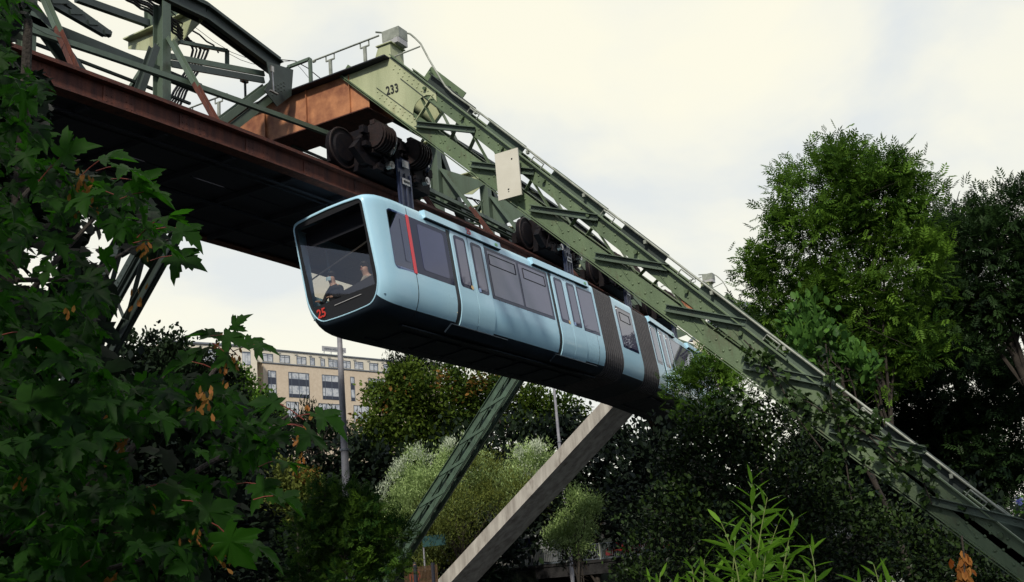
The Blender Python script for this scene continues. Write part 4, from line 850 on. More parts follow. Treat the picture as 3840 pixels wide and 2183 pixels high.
# ================================================================== VEGETATION
LM = dict(
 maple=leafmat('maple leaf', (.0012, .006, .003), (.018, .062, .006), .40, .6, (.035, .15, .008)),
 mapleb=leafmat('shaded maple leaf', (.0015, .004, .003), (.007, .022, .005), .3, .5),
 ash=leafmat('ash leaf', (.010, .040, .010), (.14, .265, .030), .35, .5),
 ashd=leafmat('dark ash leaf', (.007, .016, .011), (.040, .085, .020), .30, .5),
 dark=leafmat('shade dark leaf', (.004, .007, .009), (.018, .034, .012), .15, .75),  # navy shade of the tree masses is mixed into the leaf colour
 bush=leafmat('glossy dark bush leaf', (.004, .008, .009), (.042, .078, .014), .15, .35),
 orange=leafmat('green leaf turning orange', (.014, .038, .009), (.105, .155, .018), .3, .6),
 auto=leafmat('orange brown leaf', (.08, .06, .012), (.24, .12, .03), .3, .6),
 willow=leafmat('silvery willow leaf', (.10, .17, .035), (.50, .64, .28), .3, .5),
 olive=leafmat('olive willow leaf', (.04, .06, .012), (.19, .22, .05), .3, .6),
 shoot=leafmat('fresh willow leaf', (.012, .055, .013), (.14, .28, .03), .42, .45, (.15, .34, .025)),
 ivy=leafmat('ivy leaf', (.008, .020, .009), (.062, .115, .026), .25, .45),
 seed=leafmat('maple seed wing', (.14, .09, .02), (.30, .11, .035), .4, .6, (.36, .17, .04)),
 light=leafmat('light green broad leaf', (.02, .06, .015), (.10, .22, .04), .35, .45),
 dry=leafmat('dry orange leaf', (.14, .035, .006), (.38, .18, .05), .4, .7))
for k, v in LM.items(): MT['L_'+k] = v
def blobsP(D, L, dj=.5):
    out = []
    for px, py, r in L:
        rr = r/2700*D; c = atd(px, py, D+rng.uniform(-dj, dj)*rr*1.5); out.append((c, (rr, rr, rr)))
    return out
def tree(name, label, cat, D, L, ntwig, per, tsize, lsize, tmpl, m, group=None, base=None, r0=.16, nb=None, up=.5, droop=0, tintb=0., extra=None, ntw=40, shell=.45, dj=.5, barkm='bark'):
    B = blobsP(D, L, dj); C = np.mean([b[0] for b in B], 0); low = min(b[0][2] for b in B)
    bx, by = (C[0], C[1]) if base is None else base; gz = float(ground_h(np.array(bx), np.array(by)))-.15
    root = thing(name, label, cat, (bx, by, gz), group); tw = []
    crown('crown', B, ntwig, per, tsize, lsize, tmpl, 'L_'+m, root, up=up, droop=droop, tintb=tintb, twig_out=tw, shell=shell)
    if extra:
        em, en, eL = extra; crown('crown', blobsP(D*.985, eL), en, per, tsize, lsize, tmpl, 'L_'+em, root, up=up, droop=droop, shell=.7)
    mb = MB(); fork = V(C[0]*.8+bx*.2, C[1]*.8+by*.2, max(gz+.6, low-.2)); limbs(mb, V(bx, by, gz), fork, [b[0] for b in B][:nb or 12], r0, twigs=tw, ntw=ntw, wob=.4); mb.build('trunk', barkm, root, smooth=True)
    return root
GT = 'trees on the banks'
# tall ash right of the leg
tree('ash_tree', 'tall leafy ash tree standing highest against the sky on the right', 'tree', 31,
 [(2150, 420, 62), (2080, 430, 58), (2215, 430, 58), (1995, 460, 42), (1955, 530, 36), (2270, 465, 46), (2305, 520, 36), (2040, 400, 30), (2020, 520, 62), (2110, 520, 80), (2200, 510, 75), (2290, 500, 45), (1970, 600, 50), (2060, 620, 85), (2170, 620, 90), (2270, 590, 65), (1895, 650, 36), (1870, 690, 36), (1900, 700, 45), (1980, 700, 75), (2090, 730, 95), (2210, 720, 90), (2290, 690, 50), (1930, 770, 70), (2030, 810, 85), (2150, 830, 95), (2260, 810, 75), (2147, 352, 17), (2140, 380, 22), (2090, 390, 28), (2210, 400, 26), (2190, 380, 20), (2300, 560, 40), (2320, 640, 40), (2180, 900, 80), (2260, 890, 70), (2090, 880, 80), (2020, 880, 60)],
 3100, 4, .42, .31, ASH, 'ash', GT, base=(30.2, 4.6), r0=.10, nb=9, ntw=200, tintb=.05, shell=.25)
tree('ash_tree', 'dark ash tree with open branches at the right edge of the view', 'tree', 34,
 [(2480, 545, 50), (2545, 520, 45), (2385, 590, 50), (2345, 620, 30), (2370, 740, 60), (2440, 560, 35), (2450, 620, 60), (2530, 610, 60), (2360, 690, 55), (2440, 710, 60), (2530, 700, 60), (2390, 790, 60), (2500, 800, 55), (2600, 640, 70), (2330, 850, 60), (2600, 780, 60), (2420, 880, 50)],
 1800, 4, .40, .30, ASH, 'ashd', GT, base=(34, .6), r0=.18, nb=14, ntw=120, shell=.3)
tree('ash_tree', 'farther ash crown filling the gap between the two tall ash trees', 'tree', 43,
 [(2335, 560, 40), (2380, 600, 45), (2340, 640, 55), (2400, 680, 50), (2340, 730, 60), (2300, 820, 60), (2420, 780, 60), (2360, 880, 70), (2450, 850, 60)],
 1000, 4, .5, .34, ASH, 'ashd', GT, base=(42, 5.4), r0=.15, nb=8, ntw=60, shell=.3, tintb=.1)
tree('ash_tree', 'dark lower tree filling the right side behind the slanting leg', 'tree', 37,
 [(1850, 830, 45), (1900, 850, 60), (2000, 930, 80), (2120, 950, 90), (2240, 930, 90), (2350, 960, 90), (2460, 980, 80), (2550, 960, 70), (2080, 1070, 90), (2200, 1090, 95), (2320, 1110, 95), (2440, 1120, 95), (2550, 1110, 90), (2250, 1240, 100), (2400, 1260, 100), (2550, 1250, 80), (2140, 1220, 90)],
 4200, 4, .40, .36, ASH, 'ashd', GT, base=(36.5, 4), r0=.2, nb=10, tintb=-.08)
tree('magnolia', 'bush with light green upright oval leaves behind the slanting leg', 'bush', 27,
 [(1990, 790, 35), (2040, 800, 35), (2010, 850, 40), (2070, 850, 40), (2120, 880, 35), (2060, 910, 30), (2150, 920, 30)], 260, 4, .28, .22, OVAL, 'light', base=(26.5, 4.6), r0=.08, up=1.6, ntw=20)
tree('ash_sapling', 'light feathery ash foliage hiding the rear end of the train', 'tree', 24.5,
 [(1765, 900, 42), (1730, 930, 45), (1790, 950, 55), (1745, 990, 50), (1820, 1010, 60), (1700, 1000, 18), (1850, 960, 40), (1760, 1040, 45)],
 420, 4, .24, .20, ASH, 'ash', base=(23.4, 6.2), r0=.07, tintb=-.05, ntw=50)
tree('dark_bush', 'huge dark glossy leaved bush under the slanting leg on the right', 'bush', 23,
 [(1780, 1080, 80), (1870, 1060, 85), (1960, 1090, 90), (1720, 1140, 60), (1760, 1180, 90), (1870, 1200, 100), (1990, 1210, 100), (1680, 1260, 80), (1650, 1380, 100), (1760, 1330, 100), (1880, 1340, 110), (2010, 1340, 110), (2130, 1330, 110), (2250, 1390, 110), (2380, 1420, 110), (2100, 1220, 70), (2500, 1480, 90), (1620, 1470, 80)],
 4200, 6, .26, .105, OVAL, 'bush', base=(21.6, 5.6), r0=.12, nb=8, tintb=-.12, shell=.6)
tree('dark_bush', 'mass of dark shrubs low on the near bank beneath the slanting leg', 'bush', 30,
 [(1700, 1250, 120), (1820, 1200, 130), (1950, 1250, 130), (1750, 1420, 120), (1900, 1430, 130), (2050, 1440, 120), (2100, 1150, 110), (2200, 1300, 130), (2350, 1330, 130), (2480, 1380, 110), (2560, 1420, 100), (1640, 1150, 70)],
 4200, 7, .5, .17, OVAL, 'dark', base=(28, 5.0), r0=.12, nb=6, tintb=-.2, shell=.5)
# background behind the train
tree('autumn_tree', 'round bushy tree turning orange in front of the hotel', 'tree', 85,
 [(965, 990, 50), (1010, 965, 48), (1060, 985, 55), (945, 1045, 55), (1005, 1050, 70), (1080, 1050, 70), (1140, 1010, 55), (925, 1105, 45), (970, 1130, 65), (1060, 1130, 80), (1150, 1100, 70), (1200, 1050, 50), (1030, 930, 18), (985, 940, 20)],
 3600, 7, .7, .34, OVAL, 'orange', GT, r0=.35, nb=8, extra=('auto', 14, [(1000, 960, 75), (930, 1020, 55), (1080, 990, 60)]), ntw=20)
tree('autumn_tree', 'thin crowned tree with orange brown leaves under the train belly', 'tree', 80,
 [(1150, 960, 45), (1210, 960, 45), (1270, 980, 45), (1330, 1010, 45), (1180, 1010, 50), (1250, 1030, 55), (1330, 1060, 55), (1400, 1040, 55), (1460, 1040, 50), (1120, 930, 22)],
 1500, 6, .7, .32, OVAL, 'orange', GT, r0=.25, nb=8, extra=('auto', 60, [(1150, 950, 45), (1210, 960, 45), (1270, 975, 45)]), tintb=-.1, ntw=60, shell=.3)
tree('conifer', 'dark conifer top showing above the round tree', 'tree', 105, [(1010, 902, 24), (1045, 905, 22), (1080, 915, 25), (985, 912, 16)], 420, 6, .9, .5, LANCE, 'dark', GT, r0=.3, ntw=10)
tree('dark_tree', 'dark dense tree on the left in front of the low pale building', 'tree', 75,
 [(345, 880, 45), (400, 890, 45), (455, 885, 40), (330, 950, 60), (420, 960, 70), (500, 960, 60), (545, 915, 28), (560, 965, 45), (420, 1040, 90), (540, 1050, 75), (640, 1090, 70)],
 2600, 7, .6, .32, OVAL, 'dark', GT, r0=.3, tintb=.15, ntw=20)
tree('dark_tree', 'sunlit green tree at the left corner of the brick hotel', 'tree', 80,
 [(595, 945, 28), (605, 985, 40), (635, 1010, 38), (670, 1035, 32), (620, 1050, 55), (690, 1080, 42)], 900, 7, .55, .30, OVAL, 'ash', GT, r0=.25, tintb=.05, ntw=10)
tree('conifer', 'spiky dark yew between the hotel wall and the grey pole', 'tree', 70,
 [(775, 1045, 20), (768, 1025, 11), (800, 1062, 22), (830, 1062, 20), (750, 1075, 26), (850, 1085, 22), (790, 1105, 46)], 700, 6, .5, .34, LANCE, 'dark', GT, r0=.2, up=1.2, ntw=10)
for lab, D, L, nt, b in (
 ('dark wood covering the slope behind the grey pole', 66, [(720, 1170, 90), (850, 1165, 75), (950, 1200, 100), (1060, 1230, 110), (1180, 1160, 90), (830, 1250, 110), (700, 1280, 120), (900, 1370, 120), (1050, 1360, 120), (780, 1420, 120), (650, 1420, 120), (1180, 1400, 110)], 3000, 0),
 ('dark wood on the slope behind the concrete strut', 72, [(1280, 1140, 90), (1390, 1120, 80), (1480, 1110, 80), (1570, 1130, 90), (1330, 1230, 100), (1460, 1220, 100), (1580, 1230, 110), (1300, 1320, 70), (1420, 1300, 70), (1560, 1290, 70), (1660, 1180, 110), (1660, 1060, 60)], 2600, 0),
 ('dark wood on the far bank at the lower left behind the maple', 48, [(60, 1150, 130), (200, 1120, 130), (340, 1130, 120), (480, 1180, 120), (100, 1320, 140), (260, 1300, 140), (420, 1320, 140), (580, 1300, 120), (100, 1450, 120), (300, 1460, 130), (500, 1460, 130), (250, 980, 80), (120, 1000, 80), (20, 1020, 70)], 2600, 0)):
    tree('dark_wood', lab, 'trees', D, L, nt, 6, .8, .42, OVAL, 'dark', 'woods on the slopes', r0=.2, nb=6, tintb=-.15, shell=.4, ntw=0)
# willows
SW1 = tree('silver_willow', 'large silvery leaved willow behind the thin lattice leg', 'bush', 60,
 [(1060, 1195, 48), (1010, 1205, 36), (1120, 1165, 42), (1190, 1160, 44), (972, 1255, 32), (1050, 1260, 70), (1140, 1240, 75), (1220, 1220, 60), (1000, 1320, 50), (1080, 1340, 60), (1300, 1160, 50), (1345, 1150, 35), (1300, 1220, 50), (1330, 1210, 40), (1170, 1115, 20), (1040, 1135, 20)],
 3600, 11, .42, .19, LANCE, 'willow', 'willows on the far bank', r0=.2, up=.9, tintb=.05, extra=('olive', 1500, [(1040, 1290, 70), (1130, 1270, 75), (1060, 1350, 60), (1240, 1270, 60), (1290, 1240, 60), (1200, 1190, 50), (1110, 1350, 60)]), ntw=10)
tree('silver_willow', 'small silvery willow to the right of the concrete strut', 'bush', 57,
 [(1450, 1240, 28), (1480, 1260, 25), (1430, 1270, 30), (1465, 1300, 40), (1410, 1320, 28), (1390, 1350, 30), (1450, 1350, 40)], 800, 9, .36, .18, LANCE, 'willow', 'willows on the far bank', r0=.1, up=.9, tintb=-.2, ntw=6)
tree('leafy_shrub', 'dark green shrub around the foot of the grey pole', 'bush', 27,
 [(860, 1270, 45), (800, 1260, 35), (910, 1290, 50), (780, 1330, 50), (850, 1340, 60), (930, 1360, 55), (960, 1420, 60), (860, 1430, 70), (770, 1430, 50), (990, 1330, 25)],
 1300, 4, .26, .20, ASH, 'ash', r0=.06, tintb=-.22, ntw=20)
tree('flowering_shrub', 'shrub with pink orange tips beside the dark wood', 'bush', 40, [(720, 1190, 35), (760, 1215, 30), (790, 1225, 22), (700, 1230, 40), (740, 1260, 35)], 450, 6, .3, .16, OVAL, 'olive', r0=.06, extra=('auto', 22, [(775, 1205, 22), (795, 1215, 14)]), ntw=6)
bt = thing('bank_tree', 'tree on the near bank just right of the view, shading the foot of the leg', 'tree', (8.6, -3.4, -1.8)); bl = [(V(8.6, -2.0, 7.0), 1.9), (V(10.3, -2.2, 6.2), 1.8), (V(7.2, -2.6, 8.6), 1.8), (V(11.2, -2.4, 4.4), 1.6), (V(12.4, -2.6, 3.0), 1.5), (V(9.6, -3.4, 5.2), 1.6)]
crown('crown', bl, 1500, 5, .3, .24, OVAL, 'L_ashd', bt); mb = MB(); limbs(mb, V(8.6, -3.4, -1.8), V(8.9, -3.0, 4.2), [b[0] for b in bl], .2); mb.build('trunk', 'bark', bt, smooth=True)
WB = blobsP(59.2, [(1060, 1150, 22), (1010, 1165, 20), (1120, 1118, 20), (1170, 1105, 18), (1040, 1125, 16), (970, 1215, 18), (1345, 1125, 20), (1300, 1135, 22), (1320, 1185, 24), (1350, 1200, 18), (950, 1240, 16)])
MT['L_white'] = leafmat('whitish willow leaf', (.22, .28, .16), (.66, .72, .58), .3, .6); crown('crown', WB, 420, 9, .30, .17, LANCE, 'L_white', SW1, up=1.1, shell=.3)  # extra crown of paler leaves in the small upper blobs
tree('dark_bush', 'small dark bush hiding the foot of the thin lamp post', 'bush', 61, [(1418, 1175, 26), (1430, 1225, 30), (1420, 1285, 34), (1400, 1340, 34), (1440, 1385, 30)], 420, 6, .4, .2, OVAL, 'dark', r0=.06, ntw=4)
# ivy on the leg
iv = thing('climbing_vine', 'lobed ivy hanging over the lower part of the slanting green leg', 'vine', (17.8, 3, -1.8))
ib = []
for px, py, r in ((1905, 900, 26), (1945, 930, 26), (1975, 985, 30), (2040, 960, 24), (2060, 880, 14), (2075, 930, 18), (2080, 1010, 34), (2110, 1050, 34), (2030, 1040, 26), (2150, 1080, 30), (2100, 1100, 26), (2200, 1060, 26), (2240, 1110, 22), (2290, 1140, 22), (2320, 1190, 18), (2240, 1180, 28), (2180, 1140, 26), (2320, 1235, 14), (2400, 1290, 12), (2010, 1005, 24), (1870, 870, 20), (2130, 1200, 26), (2150, 1250, 24), (2070, 1150, 26), (1830, 1000, 30), (1880, 1010, 26)):
    c = onX(px, py, 17.82); ib.append((c, (.14, r/2700*20, r/2700*20)))
crown('leaves', ib, 150, 5, .13, .10, LOBED, 'L_ivy', iv, droop=.6, up=.2, shell=.2, clump=False)
mb = MB()
for pl in ([(1860, 850), (1910, 900), (1950, 960), (1990, 1040), (2060, 1130)], [(2065, 860), (2072, 930), (2080, 1000), (2110, 1120), (2130, 1250)], [(2130, 1060), (2200, 1100), (2300, 1180), (2330, 1260)], [(1980, 980), (2060, 1030), (2160, 1080), (2260, 1170)]):
    mb.tube([onX(x, y, 17.84) for x, y in pl], .012, 5)
mb.build('stem', 'bark', iv, smooth=True)
# ------------------------------------------------------------------ maple in the left foreground
def inpoly(x, y, P):
    c = False; j = len(P)-1
    for i in range(len(P)):
        if (P[i][1] > y) != (P[j][1] > y) and x < (P[j][0]-P[i][0])*(y-P[i][1])/(P[j][1]-P[i][1])+P[i][0]: c = not c
        j = i
    return c
MP = [(-90, -60), (60, -60), (50, 10), (15, 40), (-10, 110), (40, 150), (95, 200), (110, 245), (80, 300), (110, 340), (60, 385), (140, 410), (240, 430), (320, 470), (370, 530), (400, 570), (400, 600), (350, 620), (280, 620), (260, 700), (250, 800), (240, 870), (280, 920), (380, 940), (470, 930), (540, 940), (580, 1000), (620, 1030), (660, 1060), (690, 1090), (670, 1110), (640, 1140), (600, 1180), (560, 1210), (590, 1260), (540, 1310), (500, 1400), (470, 1456), (440, 1560), (-90, 1560)]
HOLES = [[(175, 520), (235, 500), (300, 560), (330, 650), (300, 720), (240, 700), (190, 620)], [(20, 610), (120, 600), (170, 660), (110, 740), (20, 700)], [(60, 760), (170, 800), (120, 850), (50, 820)], [(100, 880), (200, 900), (200, 1010), (90, 1010)], [(480, 1060), (640, 1180), (560, 1230), (300, 1200), (300, 1060)]]
mt = thing('maple_tree', 'maple branches with big lobed leaves and seed clusters filling the left foreground', 'tree', (4.2, 6.0, -1.75))
def mleaf(n, dl, dh, smin, smax, matn, poly=MP, hole=.12, tb=0., camface=.55, parts=1):
    pos, d, nn, s, t = [], [], [], [], []
    while len(pos) < n:
        px, py = rng.uniform(-90, 860), rng.uniform(-60, 1560)
        if not inpoly(px, py, poly): continue
        if any(inpoly(px, py, h) for h in HOLES) and rng.random() > hole: continue
        if px < 160 and py < 380 and smax > .15: D = rng.uniform(8, 9.5); sz = rng.uniform(.12, .16)
        else: D = rng.uniform(dl, dh); sz = rng.uniform(smin, smax)
        c = atd(px, py, D); tocam = -c/np.linalg.norm(c); right = RC[0]
        pos.append(c); d.append(right*rng.uniform(-.35, 1.1)+tocam*.35+V(0, 0, -rng.uniform(.15, .8))+rng.normal(size=3)*.25)
        nn.append(V(0, 0, .95)+tocam*camface+rng.normal(size=3)*.38); s.append(sz); t.append(float(np.clip(rng.beta(1.1, 2.2)+tb+.08, 0, 1)))
    return np.array(pos), np.array(d), np.array(nn), np.array(s), np.array(t)
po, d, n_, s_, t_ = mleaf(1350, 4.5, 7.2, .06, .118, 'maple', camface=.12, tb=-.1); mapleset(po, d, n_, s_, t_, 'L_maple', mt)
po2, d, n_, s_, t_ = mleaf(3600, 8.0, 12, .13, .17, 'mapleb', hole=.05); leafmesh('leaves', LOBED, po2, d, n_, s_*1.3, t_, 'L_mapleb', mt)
# sprays that stand free against the sky and the deck
FR = [(560, 838, -20, .16), (540, 842, 160, .15), (522, 868, 190, .14), (612, 852, -30, .15), (636, 862, -10, .15), (585, 826, 60, .13), (560, 880, -60, .16), (480, 905, 190, .18), (700, 1010, 170, .16), (790, 1035, -20, .20), (760, 1070, -40, .22), (720, 1060, 200, .17), (430, 640, -15, .20), (440, 570, -25, .19), (400, 545, 20, .18), (360, 480, -10, .18), (300, 415, -15, .20), (250, 400, 20, .19), (330, 450, -30, .18), (150, 395, 30, .20), (390, 600, -20, .19), (230, 470, 190, .16), (700, 1150, -10, .17), (690, 1240, -20, .18), (640, 1210, -30, .20), (560, 1330, -60, .24), (420, 1210, -20, .26), (500, 1260, -40, .26), (620, 1350, -30, .26), (330, 1340, -40, .24), (60, 830, -20, .30), (40, 1000, -15, .32), (130, 860, -10, .28), (200, 1420, -120, .2)]
P_, D_, N_, S_, T_ = [], [], [], [], []; stem = MB()
for px, py, a, sz in FR:
    c = atd(px, py, rng.uniform(4.6, 5.3)); tc_ = -c/np.linalg.norm(c); u = RC[0]*math.cos(math.radians(a))-RC[1]*math.sin(math.radians(a))
    P_.append(c); D_.append(u+tc_*.15); N_.append(V(0, 0, .85)+tc_*.40+rng.normal(size=3)*.22); S_.append(sz*.70); T_.append(rng.uniform(.45, .95))
    b = c-u*.10-V(0, 0, .05); MB().tube([c, (b+c)/2+V(0, 0, .005), b], .0022, 4).build('leaf_stalk', 'petiole', mt)
mapleset(np.array(P_), np.array(D_), np.array(N_), np.array(S_), np.array(T_), 'L_maple', mt)
mb = MB(); tb = V(2.8, 5.6, -1.8)
for pl, r in (([(-300, 1500), (-150, 1200), (-40, 900), (40, 600), (60, 300), (70, 50)], .07), ([(-150, 1400), (60, 1330), (250, 1200), (400, 1050), (520, 950), (575, 868)], .03), ([(60, 1330), (300, 1300), (520, 1160), (640, 1100), (720, 1040)], .022), ([(20, 800), (150, 640), (260, 520), (380, 470)], .018), ([(40, 700), (200, 700), (330, 620), (420, 600)], .014), ([(-100, 1500), (150, 1460), (350, 1400), (520, 1320)], .022), ([(200, 1240), (320, 1100), (380, 1000), (420, 920)], .014), ([(50, 500), (120, 420), (200, 400)], .012)):
    q = [atd(x, y, 5.9+.2*i) for i, (x, y) in enumerate(pl)]; mb.tube(q, list(np.linspace(r, r*.35, len(q))), 7)
mb.tube([tb, tb+V(.05, .1, 1.2), atd(-300, 1500, 5.9)], [.16, .13, .09], 10)
mb.build('trunk', 'bark', mt, smooth=True)
WING = ([(0, 0, 0), (.28, .35, .02), (.34, .8, .03), (.1, 1.0, 0), (-.12, .6, 0), (-.06, .2, 0)], [(0, 1, 2, 3, 4, 5)])
for px, py, r, k in ((205, 490, 38, 26), (205, 455, 26, 12), (285, 1075, 30, 30), (295, 1120, 22, 14), (345, 735, 26, 8), (360, 610, 22, 8), (575, 895, 28, 20), (510, 1000, 24, 14), (500, 985, 18, 8), (755, 1105, 24, 18), (560, 1385, 26, 12), (130, 1240, 20, 6), (280, 1440, 22, 10), (480, 1340, 20, 8), (380, 1260, 14, 6), (770, 1020, 12, 4), (170, 770, 14, 5), (60, 1195, 14, 5)):
    D = rng.uniform(4.7, 5.1); c = atd(px, py, D); rr = r/2700*D; pp = c+rng.normal(size=(k, 3))*V(rr*.45, rr*.45, rr*.7); dd = rnd_dir(k)*.6+V(0, 0, -1)
    leafmesh('seed_cluster', WING, pp, dd, rnd_dir(k)+(-c/np.linalg.norm(c)), rng.uniform(.028, .042, k), rng.uniform(0, 1, k), 'L_seed', mt)
# the maple's own upper crown, above and behind the viewer, shades the leaves in view
po3 = []
for c, r, k in ((V(-1.2, 4.6, 4.6), 1.9, 520), (V(-.8, 6.6, 5.6), 2.0, 520), (V(-2.6, 3.4, 3.2), 1.5, 300), (V(.6, 8.2, 7.2), 1.9, 420), (V(-1.6, 5.0, 2.4), 1.3, 220)):
    po3.append(c+rnd_dir(k)*(rng.random((k, 1))**.4)*r)
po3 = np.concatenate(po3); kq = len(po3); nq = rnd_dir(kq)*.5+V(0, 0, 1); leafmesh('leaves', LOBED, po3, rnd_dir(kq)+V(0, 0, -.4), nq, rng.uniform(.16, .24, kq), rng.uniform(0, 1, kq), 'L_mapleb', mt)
# ------------------------------------------------------------------ willow shoots bottom right
def shrub(label, shoots, D0, base):
    root = thing('willow_shrub', label, 'shrub', base)
    for (tx, ty), (bx_, by_), nl, ll in shoots:
        ty += 14; by_ += 20
        nl = max(6, int(nl*.85)); ll *= .72; tx = 1885+(tx-1885)*.85 if tx < 2100 else tx
        D = D0+rng.uniform(-.25, .25); a = atd(bx_, by_, D); b = atd(tx, ty, D+.1); mid = (a+b)/2+rng.normal(size=3)*.02
        q = [(1-t)**2*a+2*t*(1-t)*mid+t*t*b for t in np.linspace(0, 1, 9)]; st = MB().tube(q, list(np.linspace(.0035, .0012, 9)), 6).build('stem', 'barkl', root, smooth=True)
        ts = np.linspace(.12, 1, nl); pos = np.array([(1-t)**2*a+2*t*(1-t)*mid+t*t*b for t in ts]); ax = norm(b-a); ph = np.arange(nl)*2.4+rng.random()*6
        u = norm(np.cross(ax, [0, 1, .2])); w = np.cross(ax, u); el_ = .25+.9*ts[:, None]**2; nl = nl
        d = (u[None]*np.cos(ph)[:, None]+w[None]*np.sin(ph)[:, None])*rng.uniform(.9, 1.5, nl)[:, None]+ax[None]*el_+rng.normal(size=(nl, 3))*.15; n = ax[None]*1.0-d*.2+rng.normal(size=(nl, 3))*.25
        sz = ll*(.75+.5*np.sin(np.pi*np.clip(ts, 0, .92)))*rng.uniform(.8, 1.15, nl)
        TM = ([(0, 0, 0), (.075, .25, .012), (0, .25, -.004), (-.075, .25, .012), (.085, .55, .0), (0, .55, -.02), (-.085, .55, .0), (.045, .82, -.04), (0, .82, -.05), (-.045, .82, -.04), (0, 1, -.09)], [(0, 1, 2), (0, 2, 3), (1, 4, 5, 2), (3, 2, 5, 6), (4, 7, 8, 5), (6, 5, 8, 9), (7, 10, 8), (8, 10, 9)])
        leafmesh('leaves', TM, pos, d, n, sz, np.clip(rng.normal(.4, .25, nl)+ts*.3, 0, 1), 'L_shoot', st)
    return root
sh = [((1880, 1188), (1862, 1530), 34, .135), ((1925, 1230), (1880, 1520), 26, .12), ((2000, 1280), (1930, 1540), 24, .12), ((1790, 1295), (1850, 1560), 24, .12), ((1955, 1300), (1900, 1540), 22, .13), ((2050, 1350), (2010, 1560), 20, .11), ((1830, 1340), (1820, 1560), 20, .13), ((1740, 1385), (1760, 1560), 16, .10), ((1700, 1400), (1720, 1560), 16, .09), ((1610, 1420), (1640, 1560), 14, .09), ((1660, 1440), (1670, 1560), 14, .09), ((1580, 1445), (1600, 1560), 10, .08), ((1770, 1420), (1800, 1570), 16, .11), ((1920, 1370), (1890, 1560), 20, .14), ((1980, 1400), (1970, 1570), 18, .12), ((1890, 1420), (1880, 1570), 18, .14), ((2030, 1420), (2050, 1570), 14, .10), ((1830, 1430), (1840, 1570), 14, .13), ((1720, 1440), (1700, 1570), 12, .1)]
shrub('bright green willow shoots standing up at the bottom right of centre', sh, 3.6, (3.3, .9, -1.8))
shrub('single small willow shoot low at the bottom, right of the big clump', [((2185, 1398), (2200, 1540), 12, .085), ((2240, 1440), (2190, 1540), 8, .11), ((2150, 1445), (2190, 1540), 6, .11)], 3.6, (3.4, .3, -1.8))
dl = thing('dry_leaves', 'hanging bunch of dry orange and yellow leaves below the slanting leg', 'dry leaves', tuple(atd(2410, 1500, 11)))
kk = 60; cc = np.array([atd(2412+rng.normal()*10, rng.uniform(1375, 1470), 11) for _ in range(kk)]); leafmesh('leaves', OVAL, cc, rnd_dir(kk)*.5+V(0, 0, -1), rnd_dir(kk)+V(-1, 0, 0), rng.uniform(.06, .11, kk), rng.uniform(0, 1, kk), 'L_dry', dl)
MB().tube([atd(2405, 1340, 11), atd(2412, 1400, 11), atd(2412, 1500, 11)], .01, 5).build('stem', 'bark', dl)
# ================================================================== BUILDINGS, STREET
HC = V(154.8, 141.5, 47.5); HD = norm(V(28.2, -8.6, 0)); HN = V(HD[1], -HD[0], 0)   # HN points to the viewer
hotel = thing('hotel', 'tan brick hotel with a cream top storey and a lettered roof sign', 'building', (HC[0]+HD[0]*20, HC[1]+HD[1]*20, 26))
def hp(u, v, w=0): return HC+HD*u+V(0, 0, v)+HN*w
mb = MB(); a = hp(1.2, -2.6); mb.prism([hp(1.2, -2.62), hp(46, -2.62), hp(46, -22), hp(1.2, -22)], -HN*16); mb.build('wall', 'brick', hotel)
mb = MB(); mb.prism([hp(.1, 0), hp(46, 0), hp(46, -2.6), hp(.1, -2.6)], -HN*16); mb.build('top_storey', 'cream', hotel)
mb = MB(); mb.prism([hp(0, .2, .25), hp(46.3, .2, .25), hp(46.3, 0, .25), hp(0, 0, .25)], -HN*16.5); mb.build('roof', 'roofm', hotel)
mb = MB(); mb.prism([hp(1.0, -2.5, .18), hp(46.2, -2.5, .18), hp(46.2, -2.68, .18), hp(1.0, -2.68, .18)], -HN*.3); mb.build('ledge', 'roofm', hotel)
def hwin(u0, u1, v0, v1, cols, bands=()):
    mb = MB(); f = .06
    mb.prism([hp(u0, v0, .02), hp(u1, v0, .02), hp(u1, v1, .02), hp(u0, v1, .02)], HN*.02)
    for c in cols: mb.prism([hp(c-.05, v0, .045), hp(c+.05, v0, .045), hp(c+.05, v1, .045), hp(c-.05, v1, .045)], HN*.06)
    for (p, q) in ((u0, u0+.09), (u1-.09, u1)): mb.prism([hp(p, v0, .045), hp(q, v0, .045), hp(q, v1, .045), hp(p, v1, .045)], HN*.05)
    mb.prism([hp(u0, v0, .1), hp(u1, v0, .1), hp(u1, v0-.1, .1), hp(u0, v0-.1, .1)], HN*.02)
    if v0-v1 < 2: mb.prism([hp(u0, v0-.40, .05), hp(u1, v0-.40, .05), hp(u1, v0-.46, .05), hp(u0, v0-.46, .05)], HN*.05)
    w = mb.build('window', 'wframe', hotel)
    es = [u0+.09]+list(cols)+[u1-.09]
    for i in range(len(es)-1):
        ys = [v0-.1]; 
        for (p, q) in bands: ys += [p, q]
        ys.append(v1)
        for j in range(0, len(ys)-1):
            m = 'wglass' if j % 2 == 0 else 'dgrey'
            if ys[j]-ys[j+1] > .1: g = MB(); g.prism([hp(es[i]+.03, ys[j]-.02, .044), hp(es[i+1]-.03, ys[j]-.02, .044), hp(es[i+1]-.03, ys[j+1]+.02, .044), hp(es[i]+.03, ys[j+1]+.02, .044)], HN*(.008+.004*(j % 2))); g.build('pane' if j % 2 == 0 else 'spandrel', m, w)
for u0, u1 in ((1.1, 3.4), (4.9, 7.2), (8.8, 11.0), (11.9, 13.0), (14.4, 15.4), (16.3, 18.5), (19.6, 21.7), (22.7, 24.9), (26.5, 28.7), (30.2, 32.3), (34, 36.2)):
    hwin(u0, u1, -.8, -2.35, [] if u1-u0 < 1.3 else [(u0+u1)/2])
